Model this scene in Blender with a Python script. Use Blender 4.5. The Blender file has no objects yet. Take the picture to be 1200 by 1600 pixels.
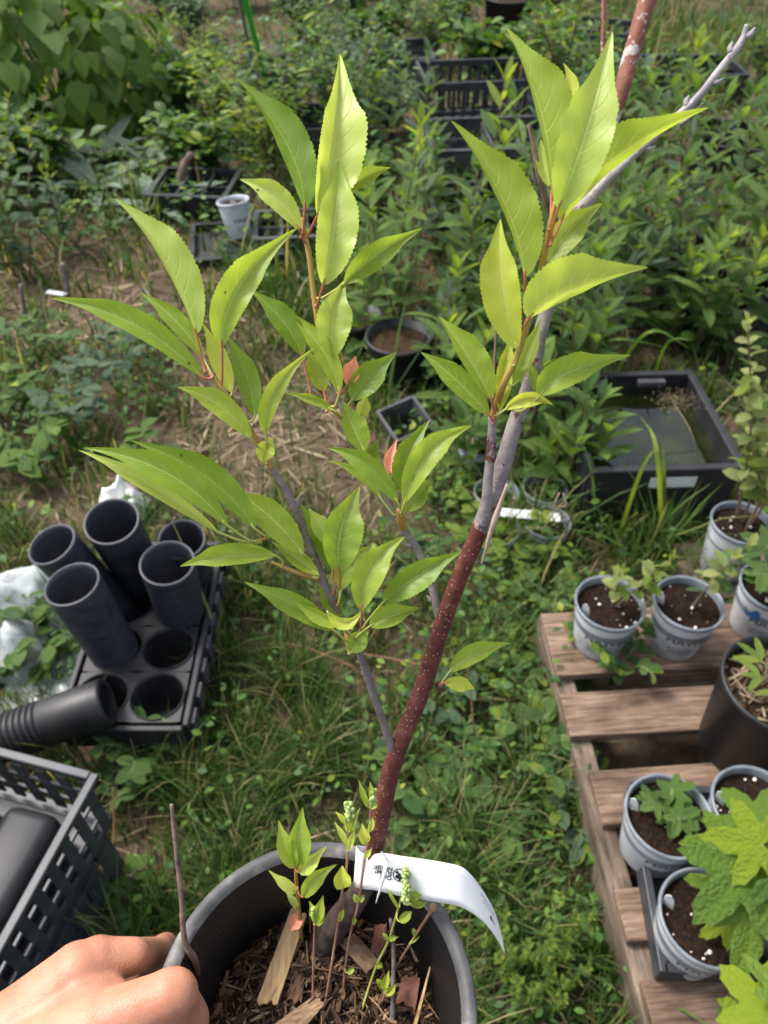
import bpy, bmesh, math, random
import numpy as np
from mathutils import Vector, Matrix, noise

# ------------------------------------------------------------------ camera, sky, sun, exposure
scene = bpy.context.scene
F = 1209.0                      # focal length in photo pixels (1200 x 1600)
CAM = Vector((0, 0, 1.40))
PITCH = math.radians(45)
cam_data = bpy.data.cameras.new("camera")
cam_data.sensor_fit = 'VERTICAL'
cam_data.sensor_height = 36.0
cam_data.lens = 36.0 * F / 1600.0
cam_data.clip_start = 0.02
cam_data.clip_end = 400.0
cam_data.dof.use_dof = True
cam_data.dof.focus_distance = 0.355
cam_data.dof.aperture_fstop = cam_data.lens / 1.7
cam = bpy.data.objects.new("camera", cam_data)
cam.location = CAM
cam.rotation_euler = (math.radians(90) - PITCH, 0, 0)
scene.collection.objects.link(cam)
scene.camera = cam

SUN_EL, SUN_AZ = math.radians(56), math.radians(-62)   # azimuth from +Y towards +X
world = bpy.data.worlds.new("World")
scene.world = world
world.use_nodes = True
wn = world.node_tree
sky = wn.nodes.new("ShaderNodeTexSky")
sky.sky_type = 'NISHITA'
sky.sun_disc = False
sky.sun_elevation = SUN_EL
sky.sun_rotation = SUN_AZ
sky.dust_density = 4.0
sky.air_density = 0.8
haze_mix = wn.nodes.new("ShaderNodeHueSaturation")     # thin white haze over the whole sky
haze_mix.inputs["Saturation"].default_value = 0.5
wn.links.new(sky.outputs[0], haze_mix.inputs["Color"])
wn.links.new(haze_mix.outputs[0], wn.nodes["Background"].inputs[0])
wn.nodes["Background"].inputs[1].default_value = 0.15
sun_data = bpy.data.lights.new("sun", 'SUN')
sun_data.energy = 1.5
sun_data.angle = math.radians(14)
sun_data.color = (1.0, 0.96, 0.89)
sun = bpy.data.objects.new("sun", sun_data)
sd = Vector((math.sin(SUN_AZ) * math.cos(SUN_EL), math.cos(SUN_AZ) * math.cos(SUN_EL), math.sin(SUN_EL)))
sun.rotation_euler = sd.to_track_quat('Z', 'Y').to_euler()
sun.location = (0, 0, 6)
scene.collection.objects.link(sun)
scene.view_settings.view_transform = 'Standard'
scene.view_settings.look = 'None'
scene.view_settings.exposure = 1.4
scene.view_settings.gamma = 1
scene.cycles.use_denoising = True
scene.cycles.max_bounces = 8
scene.cycles.transmission_bounces = 6

# ------------------------------------------------------------------ helpers
rnd = random.Random(7)
rng = np.random.default_rng(11)
COL = scene.collection
cs, sn = math.cos(PITCH), math.sin(PITCH)
S = 0.70                        # distance scale of the plant held in front of the lens


def ray(px, py):
    a, b = (px - 600) / F, (800 - py) / F
    return Vector((a, cs + b * sn, -sn + b * cs))


def P(px, py, d):               # point seen at (px, py), d metres (x S) in front of the lens
    return CAM + ray(px, py) * (d * S)


def G(px, py, z=0.0):           # point seen at (px, py) on the level z
    r = ray(px, py)
    return CAM + r * ((z - CAM.z) / r.z)


def proj(x, y, z):              # numpy: world -> photo pixels
    dx, dy, dz = x - CAM.x, y - CAM.y, z - CAM.z
    dep = dy * cs - dz * sn
    return 600 + F * dx / dep, 800 - F * (dy * sn + dz * cs) / dep


def Vv(v):
    return Vector(v)


class MB:
    """collects verts and faces of one mesh"""
    def __init__(self):
        self.v, self.f, self.m, self.uv = [], [], [], []

    def add(self, vs, fs, mi=0):
        o = len(self.v)
        self.v.extend([tuple(q) for q in vs])
        self.f.extend([tuple(i + o for i in f) for f in fs])
        self.m.extend([mi] * len(fs))
        return self

    def mesh(self, name, mats, smooth=True):
        me = bpy.data.meshes.new(name)
        me.from_pydata(self.v, [], self.f)
        for m in (mats if isinstance(mats, (list, tuple)) else [mats]):
            me.materials.append(m)
        me.polygons.foreach_set("material_index", self.m)
        me.polygons.foreach_set("use_smooth", [smooth] * len(self.f))
        me.update()
        return me


def link(name, data, parent=None, mat4=None):
    o = bpy.data.objects.new(name, data)
    COL.objects.link(o)
    if mat4 is not None:
        o.matrix_basis = mat4
    if parent is not None:
        o.parent = parent
        if parent.type == 'EMPTY':
            o.matrix_parent_inverse = parent.matrix_basis.inverted()
    return o


def tag(o, label, cat, group=None, kind=None):
    if label: o["label"] = label
    if cat: o["category"] = cat
    if group: o["group"] = group
    if kind: o["kind"] = kind
    return o


def thing(name, label, cat, loc, group=None):
    o = bpy.data.objects.new(name, None)
    o.empty_display_size = 0.02
    COL.objects.link(o)
    o.matrix_basis = Matrix.Translation(Vector(loc))
    return tag(o, label, cat, group)


def part(name, mb, mat, parent=None, smooth=True):
    return link(name, mb.mesh(name, mat, smooth), parent)


def copy_thing(root, loc, rotz=0.0, scale=1.0, label=None):
    """copy of a thing (an Empty) with its parts and sub-parts, placed anew"""
    r = root.copy()
    COL.objects.link(r)
    r.matrix_basis = Matrix.Translation(Vector(loc)) @ Matrix.Rotation(rotz, 4, 'Z') @ Matrix.Scale(scale, 4)
    if label:
        r["label"] = label
    for ch in list(root.children):
        c = ch.copy()
        COL.objects.link(c)
        c.parent = r
        for g in list(ch.children):
            d = g.copy()
            COL.objects.link(d)
            d.parent = c
    return r


def catmull(pts, n):
    pts = [Vector(p) for p in pts]
    if len(pts) == 2:
        return [pts[0].lerp(pts[1], i / n) for i in range(n + 1)]
    q = [pts[0] * 2 - pts[1]] + pts + [pts[-1] * 2 - pts[-2]]
    out = []
    segs = len(pts) - 1
    for i in range(n + 1):
        t = i / n * segs
        k = min(int(t), segs - 1)
        u = t - k
        a, b, c, d = q[k], q[k + 1], q[k + 2], q[k + 3]
        out.append(0.5 * ((2 * b) + (c - a) * u + (2 * a - 5 * b + 4 * c - d) * u * u + (3 * b - a - 3 * c + d) * u ** 3))
    return out


def interp(vals, n):
    vals = np.asarray(vals, float)
    return np.interp(np.linspace(0, 1, n + 1), np.linspace(0, 1, len(vals)), vals)


def tube(mb, pts, radii, n=16, sides=8, mi=0, rough=0.0, cap=True, smoothpath=True):
    path = catmull(pts, n) if smoothpath else [Vector(p) for p in pts]
    n = len(path) - 1
    rad = interp(radii, n)
    vs, fs = [], []
    t0 = (path[1] - path[0]).normalized()
    ref = Vector((0, 0, 1)) if abs(t0.z) < 0.9 else Vector((1, 0, 0))
    nrm = (ref - t0 * ref.dot(t0)).normalized()
    for i, p in enumerate(path):
        t = (path[min(i + 1, n)] - path[max(i - 1, 0)])
        t = t.normalized() if t.length > 1e-9 else t0
        nrm = (nrm - t * nrm.dot(t)).normalized()
        bi = t.cross(nrm)
        for k in range(sides):
            a = 2 * math.pi * k / sides
            r = rad[i] * (1 + (rough * (noise.noise(p * 90 + Vector((k * 1.3, 0, 0)))) if rough else 0))
            vs.append(p + (nrm * math.cos(a) + bi * math.sin(a)) * r)
    for i in range(n):
        for k in range(sides):
            k2 = (k + 1) % sides
            fs.append((i * sides + k, i * sides + k2, (i + 1) * sides + k2, (i + 1) * sides + k))
    if cap:
        fs.append(tuple(range(sides))[::-1])
        fs.append(tuple(n * sides + k for k in range(sides)))
    return mb.add(vs, fs, mi)


def lathe(mb, prof, axis_mat, n=40, mi=0):
    """prof: list of (r, z); axis_mat: 4x4 placing it"""
    vs, fs = [], []
    for r, z in prof:
        for k in range(n):
            a = 2 * math.pi * k / n
            vs.append(axis_mat @ Vector((r * math.cos(a), r * math.sin(a), z)))
    for i in range(len(prof) - 1):
        for k in range(n):
            k2 = (k + 1) % n
            fs.append((i * n + k, i * n + k2, (i + 1) * n + k2, (i + 1) * n + k))
    return mb.add(vs, fs, mi)


def disc(mb, r, z, axis_mat, n=40, rings=6, bump=0.0, mi=0, seed=0):
    vs = [axis_mat @ Vector((0, 0, z))]
    for j in range(1, rings + 1):
        for k in range(n):
            a = 2 * math.pi * k / n
            rr = r * j / rings
            x, y = rr * math.cos(a), rr * math.sin(a)
            h = bump * noise.noise(Vector((x * 45 + seed * 7.1, y * 45, seed))) if j < rings else 0
            vs.append(axis_mat @ Vector((x, y, z + h)))
    fs = [(0, 1 + k, 1 + (k + 1) % n) for k in range(n)]
    for j in range(rings - 1):
        for k in range(n):
            k2 = (k + 1) % n
            a = 1 + j * n
            fs.append((a + k, a + n + k, a + n + k2, a + k2))
    return mb.add(vs, fs, mi)


def box(mb, c, size, rot=None, bev=0.0, mi=0):
    """box centred at c; bev cuts the edges"""
    hx, hy, hz = size[0] / 2, size[1] / 2, size[2] / 2
    bm = bmesh.new()
    bmesh.ops.create_cube(bm, size=1.0)
    for v in bm.verts:
        v.co = Vector((v.co.x * 2 * hx, v.co.y * 2 * hy, v.co.z * 2 * hz))
    if bev > 0:
        bmesh.ops.bevel(bm, geom=list(bm.edges), offset=bev, segments=2, affect='EDGES', profile=0.5)
    R = rot if rot is not None else Matrix.Identity(3)
    bm.verts.ensure_lookup_table()
    vs = [R @ v.co + Vector(c) for v in bm.verts]
    fs = [tuple(v.index for v in f.verts) for f in bm.faces]
    bm.free()
    return mb.add(vs, fs, mi)


def rotz(a):
    return Matrix.Rotation(a, 3, 'Z')


# ------------------------------------------------------------------ materials
def nmat(name):
    m = bpy.data.materials.new(name)
    m.use_nodes = True
    nt = m.node_tree
    return m, nt, nt.nodes["Principled BSDF"]


def ramp(nt, fac, stops):
    r = nt.nodes.new("ShaderNodeValToRGB")
    e = r.color_ramp.elements
    e[0].position, e[0].color = stops[0][0], (*stops[0][1], 1)
    e[1].position, e[1].color = stops[-1][0], (*stops[-1][1], 1)
    for p, c in stops[1:-1]:
        x = e.new(p)
        x.color = (*c, 1)
    nt.links.new(fac, r.inputs[0])
    return r.outputs[0]


def noise_node(nt, scale, detail=4, vec=None, rough=0.55):
    n = nt.nodes.new("ShaderNodeTexNoise")
    n.inputs["Scale"].default_value = scale
    n.inputs["Detail"].default_value = detail
    n.inputs["Roughness"].default_value = rough
    if vec is not None:
        nt.links.new(vec, n.inputs["Vector"])
    return n


def coords(nt, scale=(1, 1, 1), kind="Object"):
    tc = nt.nodes.new("ShaderNodeTexCoord")
    mp = nt.nodes.new("ShaderNodeMapping")
    mp.inputs["Scale"].default_value = scale
    nt.links.new(tc.outputs[kind], mp.inputs[0])
    return mp.outputs[0]


def bump(nt, bs, height, strength, dist=0.01):
    b = nt.nodes.new("ShaderNodeBump")
    b.inputs["Strength"].default_value = strength
    b.inputs["Distance"].default_value = dist
    nt.links.new(height, b.inputs["Height"])
    nt.links.new(b.outputs[0], bs.inputs["Normal"])


def noisy(name, stops, scale, rough=0.7, bstr=0.3, bdist=0.004, vscale=(1, 1, 1), detail=5, spec=0.4, bscale=None):
    m, nt, bs = nmat(name)
    v = coords(nt, vscale)
    n = noise_node(nt, scale, detail, v)
    nt.links.new(ramp(nt, n.outputs[0], stops), bs.inputs["Base Color"])
    bs.inputs["Roughness"].default_value = rough
    bs.inputs["Specular IOR Level"].default_value = spec
    if bstr:
        n2 = n if bscale is None else noise_node(nt, bscale, detail, v)
        bump(nt, bs, n2.outputs[0], bstr, bdist)
    return m


def leaf_mat(name, c_dark, c_light, trans=0.45, tcol=None, rough=0.45, mode="object", hue=0.0, spots=False, tgain=1.9):
    """two-layer leaf: glossy skin over a translucent blade, shade varying leaf by leaf"""
    m, nt, bs = nmat(name)
    if mode == "object":
        oi = nt.nodes.new("ShaderNodeObjectInfo")
        rv = oi.outputs["Random"]
    else:
        g = nt.nodes.new("ShaderNodeNewGeometry")
        rv = g.outputs["Random Per Island"]
    mid = tuple((a + b) / 2 for a, b in zip(c_dark, c_light))
    col = ramp(nt, rv, [(0.0, c_dark), (0.5, mid), (1.0, c_light)])
    n = noise_node(nt, 60, 3, coords(nt))
    mx = nt.nodes.new("ShaderNodeMixRGB")
    mx.blend_type = 'MULTIPLY'
    mx.inputs[0].default_value = 0.5
    nt.links.new(col, mx.inputs[1])
    nt.links.new(ramp(nt, n.outputs[0], [(0.3, (0.75, 0.75, 0.75)), (0.7, (1.15, 1.12, 1.0))]), mx.inputs[2])
    out = mx.outputs[0]
    nt.links.new(out, bs.inputs["Base Color"])
    bs.inputs["Roughness"].default_value = rough
    bs.inputs["Specular IOR Level"].default_value = 0.35
    bump(nt, bs, noise_node(nt, 16, 4, coords(nt)).outputs[0], 0.5, 0.05)
    tr = nt.nodes.new("ShaderNodeBsdfTranslucent")
    if tcol is None:
        gm = nt.nodes.new("ShaderNodeMixRGB")
        gm.blend_type = 'MULTIPLY'
        gm.inputs[0].default_value = 1
        nt.links.new(out, gm.inputs[1])
        gm.inputs[2].default_value = (tgain * 1.1, tgain, tgain * 0.45, 1)
        nt.links.new(gm.outputs[0], tr.inputs[0])
    else:
        tr.inputs[0].default_value = (*tcol, 1)
    ms = nt.nodes.new("ShaderNodeMixShader")
    ms.inputs[0].default_value = trans
    nt.links.new(bs.outputs[0], ms.inputs[1])
    nt.links.new(tr.outputs[0], ms.inputs[2])
    nt.links.new(ms.outputs[0], nt.nodes["Material Output"].inputs[0])
    return m


def hero_leaf_mat(name, c1, c2, vein, trans=0.45, spots=0.0):
    """leaf with midrib and side veins taken from its own UV map (u along, v across)"""
    m, nt, bs = nmat(name)
    L = nt.links
    uv = nt.nodes.new("ShaderNodeUVMap")
    sp = nt.nodes.new("ShaderNodeSeparateXYZ")
    L.new(uv.outputs[0], sp.inputs[0])

    def mth(op, a, b=None, c=None):
        x = nt.nodes.new("ShaderNodeMath")
        x.operation = op
        for i, q in enumerate((a, b, c)):
            if q is None: continue
            if isinstance(q, (int, float)): x.inputs[i].default_value = q
            else: L.new(q, x.inputs[i])
        return x.outputs[0]
    u = sp.outputs[0]
    v = mth('ABSOLUTE', mth('SUBTRACT', mth('MULTIPLY', sp.outputs[1], 2.0), 1.0))
    mid = mth('SUBTRACT', 1.0, mth('SMOOTH_MIN', 1.0, mth('DIVIDE', v, 0.07), 0.1))
    wob = noise_node(nt, 40, 2, coords(nt))
    ph = mth('ADD', mth('SUBTRACT', u, mth('MULTIPLY', mth('POWER', v, 1.3), 0.20)), mth('MULTIPLY', wob.outputs[0], 0.035))
    fr = mth('FRACT', mth('MULTIPLY', ph, 9.0))
    d = mth('ABSOLUTE', mth('SUBTRACT', fr, 0.5))
    side = mth('MULTIPLY', mth('SUBTRACT', 1.0, mth('SMOOTH_MIN', 1.0, mth('DIVIDE', d, 0.07), 0.2)), mth('SUBTRACT', 1.0, v))
    veins = mth('MAXIMUM', mid, mth('MULTIPLY', side, 0.75))
    oi = nt.nodes.new("ShaderNodeObjectInfo")
    n = noise_node(nt, 55, 4, coords(nt))
    base = ramp(nt, mth('ADD', mth('MULTIPLY', oi.outputs["Random"], 0.6), mth('MULTIPLY', n.outputs[0], 0.5)), [(0.15, c1), (0.85, c2)])
    mx = nt.nodes.new("ShaderNodeMixRGB")
    L.new(mth('MULTIPLY', veins, 0.85), mx.inputs[0])
    L.new(base, mx.inputs[1])
    mx.inputs[2].default_value = (*vein, 1)
    col = mx.outputs[0]
    if spots:
        vo = nt.nodes.new("ShaderNodeTexVoronoi")
        vo.inputs["Scale"].default_value = 130
        L.new(coords(nt), vo.inputs["Vector"])
        gate = nt.nodes.new("ShaderNodeSeparateXYZ")
        L.new(vo.outputs["Color"], gate.inputs[0])
        sm = mth('MULTIPLY', mth('LESS_THAN', vo.outputs["Distance"], 0.10), mth('GREATER_THAN', gate.outputs[0], 1 - spots))
        m2 = nt.nodes.new("ShaderNodeMixRGB")
        L.new(mth('MULTIPLY', sm, 0.75), m2.inputs[0])
        L.new(col, m2.inputs[1])
        m2.inputs[2].default_value = (0.07, 0.045, 0.012, 1)
        col = m2.outputs[0]
    L.new(col, bs.inputs["Base Color"])
    bs.inputs["Roughness"].default_value = 0.42
    bs.inputs["Specular IOR Level"].default_value = 0.4
    hb = mth('ADD', mth('MULTIPLY', veins, -1.0), mth('MULTIPLY', n.outputs[0], 0.5))
    bump(nt, bs, hb, 0.35, 0.0012)
    tr = nt.nodes.new("ShaderNodeBsdfTranslucent")
    gm = nt.nodes.new("ShaderNodeMixRGB")
    gm.blend_type = 'MULTIPLY'
    gm.inputs[0].default_value = 1
    L.new(col, gm.inputs[1])
    gm.inputs[2].default_value = (1.7, 1.6, 0.95, 1)
    L.new(gm.outputs[0], tr.inputs[0])
    ms = nt.nodes.new("ShaderNodeMixShader")
    ms.inputs[0].default_value = trans
    L.new(bs.outputs[0], ms.inputs[1])
    L.new(tr.outputs[0], ms.inputs[2])
    L.new(ms.outputs[0], nt.nodes["Material Output"].inputs[0])
    return m


def plain(name, col, rough=0.5, spec=0.5, bstr=0.0, var=0.15, scale=25, vscale=(1, 1, 1)):
    c0 = tuple(x * (1 - var) for x in col)
    c1 = tuple(min(1, x * (1 + var)) for x in col)
    return noisy(name, [(0.3, c0), (0.7, c1)], scale, rough, bstr, 0.002, vscale, spec=spec)


M = {}
M['leaf_fresh'] = hero_leaf_mat("leaf_fresh", (0.185, 0.285, 0.034), (0.30, 0.39, 0.055), (0.47, 0.54, 0.17), 0.47, 0.05)
M['leaf_pale'] = hero_leaf_mat("leaf_pale", (0.32, 0.42, 0.08), (0.42, 0.51, 0.11), (0.55, 0.62, 0.24), 0.44, 0.04)
M['leaf_deep'] = hero_leaf_mat("leaf_deep", (0.125, 0.22, 0.026), (0.205, 0.305, 0.038), (0.29, 0.39, 0.08), 0.42, 0.05)
M['leaf_yellow'] = hero_leaf_mat("leaf_yellow", (0.34, 0.42, 0.05), (0.44, 0.50, 0.08), (0.5, 0.5, 0.15), 0.45, 0.08)
M['leaf_coral'] = hero_leaf_mat("leaf_coral", (0.72, 0.27, 0.19), (0.84, 0.35, 0.25), (0.85, 0.45, 0.35), 0.30, 0.0)
M['petiole_red'] = plain("petiole_red", (0.40, 0.13, 0.06), 0.45)
M['petiole_green'] = plain("petiole_green", (0.34, 0.36, 0.08), 0.45)
M['shoot'] = noisy("shoot_bark", [(0.3, (0.30, 0.15, 0.04)), (0.7, (0.36, 0.28, 0.06))], 30, 0.5, 0.2, 0.001)


def bark(name, stops, lent, lcol, patch=None, patch_fac=0.5):
    m, nt, bs = nmat(name)
    L = nt.links
    n = noise_node(nt, 120, 5, coords(nt))
    col = ramp(nt, n.outputs[0], stops)
    if patch is not None:
        n2 = noise_node(nt, 85, 4, coords(nt), 0.65)
        pf = ramp(nt, n2.outputs[0], [(patch_fac, (0, 0, 0)), (patch_fac + 0.04, (1, 1, 1))])
        mx = nt.nodes.new("ShaderNodeMixRGB")
        L.new(pf, mx.inputs[0]); L.new(col, mx.inputs[1]); mx.inputs[2].default_value = (*patch, 1)
        col = mx.outputs[0]
    vo = nt.nodes.new("ShaderNodeTexVoronoi")
    vo.inputs["Scale"].default_value = lent
    L.new(coords(nt), vo.inputs["Vector"])
    lf = ramp(nt, vo.outputs["Distance"], [(0.13, (1, 1, 1)), (0.20, (0, 0, 0))])
    mx = nt.nodes.new("ShaderNodeMixRGB")
    L.new(lf, mx.inputs[0]); L.new(col, mx.inputs[1]); mx.inputs[2].default_value = (*lcol, 1)
    L.new(mx.outputs[0], bs.inputs["Base Color"])
    bs.inputs["Roughness"].default_value = 0.68
    bs.inputs["Specular IOR Level"].default_value = 0.3
    bump(nt, bs, n.outputs[0], 0.7, 0.002)
    return m


M['bark_red'] = bark("bark_red", [(0.3, (0.06, 0.017, 0.013)), (0.55, (0.115, 0.031, 0.023)), (0.75, (0.17, 0.065, 0.048))], 480, (0.38, 0.27, 0.20))
M['bark_grey'] = bark("bark_grey", [(0.3, (0.13, 0.11, 0.108)), (0.7, (0.26, 0.23, 0.225))], 300, (0.32, 0.28, 0.26), (0.085, 0.024, 0.018), 0.575)
M['bark_peel'] = bark("bark_peel", [(0.3, (0.13, 0.045, 0.032)), (0.7, (0.24, 0.095, 0.065))], 300, (0.36, 0.26, 0.22), (0.36, 0.31, 0.30), 0.515)
M['bark_twig'] = bark("bark_twig", [(0.3, (0.10, 0.082, 0.078)), (0.7, (0.21, 0.18, 0.172))], 380, (0.28, 0.235, 0.21))
M['bark_ash'] = bark("bark_ash", [(0.3, (0.20, 0.18, 0.185)), (0.7, (0.37, 0.335, 0.34))], 300, (0.4, 0.36, 0.34), (0.16, 0.075, 0.055), 0.62)
M['dead_wood'] = noisy("dead_wood", [(0.3, (0.06, 0.035, 0.025)), (0.7, (0.20, 0.14, 0.11))], 200, 0.8, 0.6, 0.001)
M['pale_wood'] = noisy("pale_wood", [(0.3, (0.30, 0.21, 0.15)), (0.7, (0.42, 0.33, 0.26))], 150, 0.8, 0.5, 0.001)
M['black_pot'] = noisy("black_plastic_pot", [(0.35, (0.005, 0.0055, 0.0065)), (0.7, (0.012, 0.0125, 0.0145))], 30, 0.48, 0.12, 0.0006, spec=0.45)
M['pot_lip'] = noisy("scuffed_pot_lip", [(0.3, (0.032, 0.032, 0.034)), (0.52, (0.07, 0.07, 0.07)), (0.66, (0.20, 0.19, 0.18))], 55, 0.6, 0.25, 0.0006, detail=8)
M['black_tube'] = noisy("black_ringed_tube", [(0.3, (0.007, 0.009, 0.014)), (0.7, (0.05, 0.055, 0.066))], 22, 0.45, 0.5, 0.002, vscale=(1, 1, 14), spec=0.45)
M['black_tray'] = noisy("dusty_black_tray", [(0.3, (0.008, 0.008, 0.0095)), (0.65, (0.02, 0.02, 0.023)), (0.85, (0.055, 0.052, 0.05))], 18, 0.5, 0.1, 0.001)
M['grey_tray'] = noisy("dusty_grey_tray", [(0.3, (0.022, 0.023, 0.027)), (0.7, (0.075, 0.075, 0.08))], 12, 0.55, 0.1, 0.001)
M['crate'] = noisy("black_crate_plastic", [(0.3, (0.014, 0.016, 0.02)), (0.7, (0.04, 0.044, 0.052))], 25, 0.45, 0.15, 0.001)
M['glossy_black'] = noisy("glossy_black_plastic", [(0.3, (0.007, 0.007, 0.008)), (0.7, (0.015, 0.015, 0.017))], 14, 0.48, 0.15, 0.001, vscale=(6, 1, 1), spec=0.45)
M['white_plastic'] = noisy("white_pot_plastic", [(0.25, (0.27, 0.29, 0.30)), (0.5, (0.46, 0.48, 0.50)), (0.8, (0.56, 0.58, 0.59))], 16, 0.38, 0.03, 0.001)
M['grey_rim'] = noisy("grey_pot_rim", [(0.3, (0.10, 0.115, 0.135)), (0.7, (0.18, 0.20, 0.225))], 40, 0.38, 0.05, 0.0006)
M['ink'] = plain("black_ink", (0.012, 0.012, 0.014), 0.6)
M['ink_grey'] = plain("grey_ink", (0.10, 0.13, 0.12), 0.6)
M['ink_blue'] = plain("blue_ink", (0.02, 0.10, 0.30), 0.6)
M['label_white'] = plain("label_white", (0.79, 0.785, 0.76), 0.45, 0.4, 0.05, 0.03)
M['tag_white'] = plain("tag_white", (0.55, 0.57, 0.57), 0.5, 0.4, 0.0, 0.1, 60)
M['perlite'] = plain("perlite", (0.66, 0.62, 0.55), 0.9)
M['potting'] = noisy("potting_mix", [(0.3, (0.006, 0.0035, 0.0025)), (0.55, (0.019, 0.011, 0.0075)), (0.8, (0.055, 0.032, 0.021))], 190, 0.95, 1.0, 0.006, detail=8, spec=0.1)
M['mulch_soil'] = noisy("mulch_soil", [(0.3, (0.016, 0.010, 0.007)), (0.6, (0.055, 0.033, 0.02)), (0.8, (0.12, 0.075, 0.045))], 160, 0.95, 1.0, 0.006, detail=8, spec=0.1)
M['hose_green'] = plain("green_tube", (0.05, 0.42, 0.04), 0.4)
M['grey_metal'] = plain("grey_metal", (0.17, 0.18, 0.18), 0.5)


def wood(name, stops, axis_scale, scale=9):
    m, nt, bs = nmat(name)
    oi = nt.nodes.new("ShaderNodeObjectInfo")
    tc = nt.nodes.new("ShaderNodeTexCoord")
    add = nt.nodes.new("ShaderNodeVectorMath")
    cmb = nt.nodes.new("ShaderNodeCombineXYZ")
    mu = nt.nodes.new("ShaderNodeMath"); mu.operation = 'MULTIPLY'; mu.inputs[1].default_value = 13.0
    nt.links.new(oi.outputs["Random"], mu.inputs[0])
    nt.links.new(mu.outputs[0], cmb.inputs[1])
    nt.links.new(tc.outputs["Object"], add.inputs[0]); nt.links.new(cmb.outputs[0], add.inputs[1])
    mp = nt.nodes.new("ShaderNodeMapping")
    mp.inputs["Scale"].default_value = axis_scale
    nt.links.new(add.outputs[0], mp.inputs[0])
    n = noise_node(nt, scale, 8, mp.outputs[0], 0.65)
    stain = noise_node(nt, 7, 5, add.outputs[0], 0.6)
    mx = nt.nodes.new("ShaderNodeMixRGB"); mx.blend_type = 'MULTIPLY'; mx.inputs[0].default_value = 0.8
    nt.links.new(ramp(nt, n.outputs[0], stops), mx.inputs[1])
    nt.links.new(ramp(nt, stain.outputs[0], [(0.35, (0.34, 0.33, 0.32)), (0.58, (1.0, 1.0, 1.0))]), mx.inputs[2])
    mp2 = nt.nodes.new("ShaderNodeMapping")
    mp2.inputs["Scale"].default_value = tuple(4.5 * q if q > 5 else q * 1.4 for q in axis_scale)
    nt.links.new(add.outputs[0], mp2.inputs[0])
    fine = noise_node(nt, scale, 6, mp2.outputs[0], 0.7)
    m3 = nt.nodes.new("ShaderNodeMixRGB"); m3.blend_type = 'MULTIPLY'; m3.inputs[0].default_value = 0.85
    nt.links.new(mx.outputs[0], m3.inputs[1])
    nt.links.new(ramp(nt, fine.outputs[0], [(0.34, (0.30, 0.29, 0.28)), (0.5, (0.95, 0.95, 0.95)), (0.7, (1.25, 1.22, 1.18))]), m3.inputs[2])
    nt.links.new(m3.outputs[0], bs.inputs["Base Color"])
    bs.inputs["Roughness"].default_value = 0.8
    bs.inputs["Specular IOR Level"].default_value = 0.2
    bump(nt, bs, n.outputs[0], 0.5, 0.003)
    return m


M['pallet_wood'] = wood("weathered_pallet_wood", [(0.28, (0.05, 0.032, 0.022)), (0.48, (0.165, 0.11, 0.078)), (0.75, (0.31, 0.22, 0.16))], (1.2, 14, 14))
M['stringer_wood'] = wood("weathered_stringer_wood", [(0.28, (0.05, 0.038, 0.03)), (0.5, (0.16, 0.12, 0.09)), (0.75, (0.27, 0.215, 0.165))], (14, 1.2, 14))
M['chip_pale'] = noisy("pale_wood_chip", [(0.3, (0.32, 0.20, 0.09)), (0.55, (0.52, 0.36, 0.18)), (0.8, (0.62, 0.46, 0.25))], 60, 0.75, 0.8, 0.0015, vscale=(6, .5, 4))
M['chip_mid'] = noisy("brown_wood_chip", [(0.3, (0.17, 0.10, 0.055)), (0.7, (0.36, 0.24, 0.14))], 90, 0.8, 0.6, 0.001)
M['chip_dark'] = noisy("dark_bark_chip", [(0.3, (0.03, 0.018, 0.012)), (0.7, (0.13, 0.07, 0.04))], 90, 0.9, 0.7, 0.001)
M['dry_leaf'] = noisy("dry_brown_leaf", [(0.3, (0.10, 0.04, 0.025)), (0.7, (0.24, 0.10, 0.06))], 60, 0.7, 0.4, 0.001)


def island_mix(name, stops, rough=0.85, trans=0.0):
    m, nt, bs = nmat(name)
    g = nt.nodes.new("ShaderNodeNewGeometry")
    c = ramp(nt, g.outputs["Random Per Island"], stops)
    nt.links.new(c, bs.inputs["Base Color"])
    bs.inputs["Roughness"].default_value = rough
    bs.inputs["Specular IOR Level"].default_value = 0.2
    if trans:
        tr = nt.nodes.new("ShaderNodeBsdfTranslucent")
        gm = nt.nodes.new("ShaderNodeMixRGB"); gm.blend_type = 'MULTIPLY'; gm.inputs[0].default_value = 1
        gm.inputs[2].default_value = (1.9, 1.75, 0.8, 1)
        nt.links.new(c, gm.inputs[1]); nt.links.new(gm.outputs[0], tr.inputs[0])
        ms = nt.nodes.new("ShaderNodeMixShader"); ms.inputs[0].default_value = trans
        nt.links.new(bs.outputs[0], ms.inputs[1]); nt.links.new(tr.outputs[0], ms.inputs[2])
        nt.links.new(ms.outputs[0], nt.nodes["Material Output"].inputs[0])
    return m


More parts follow.
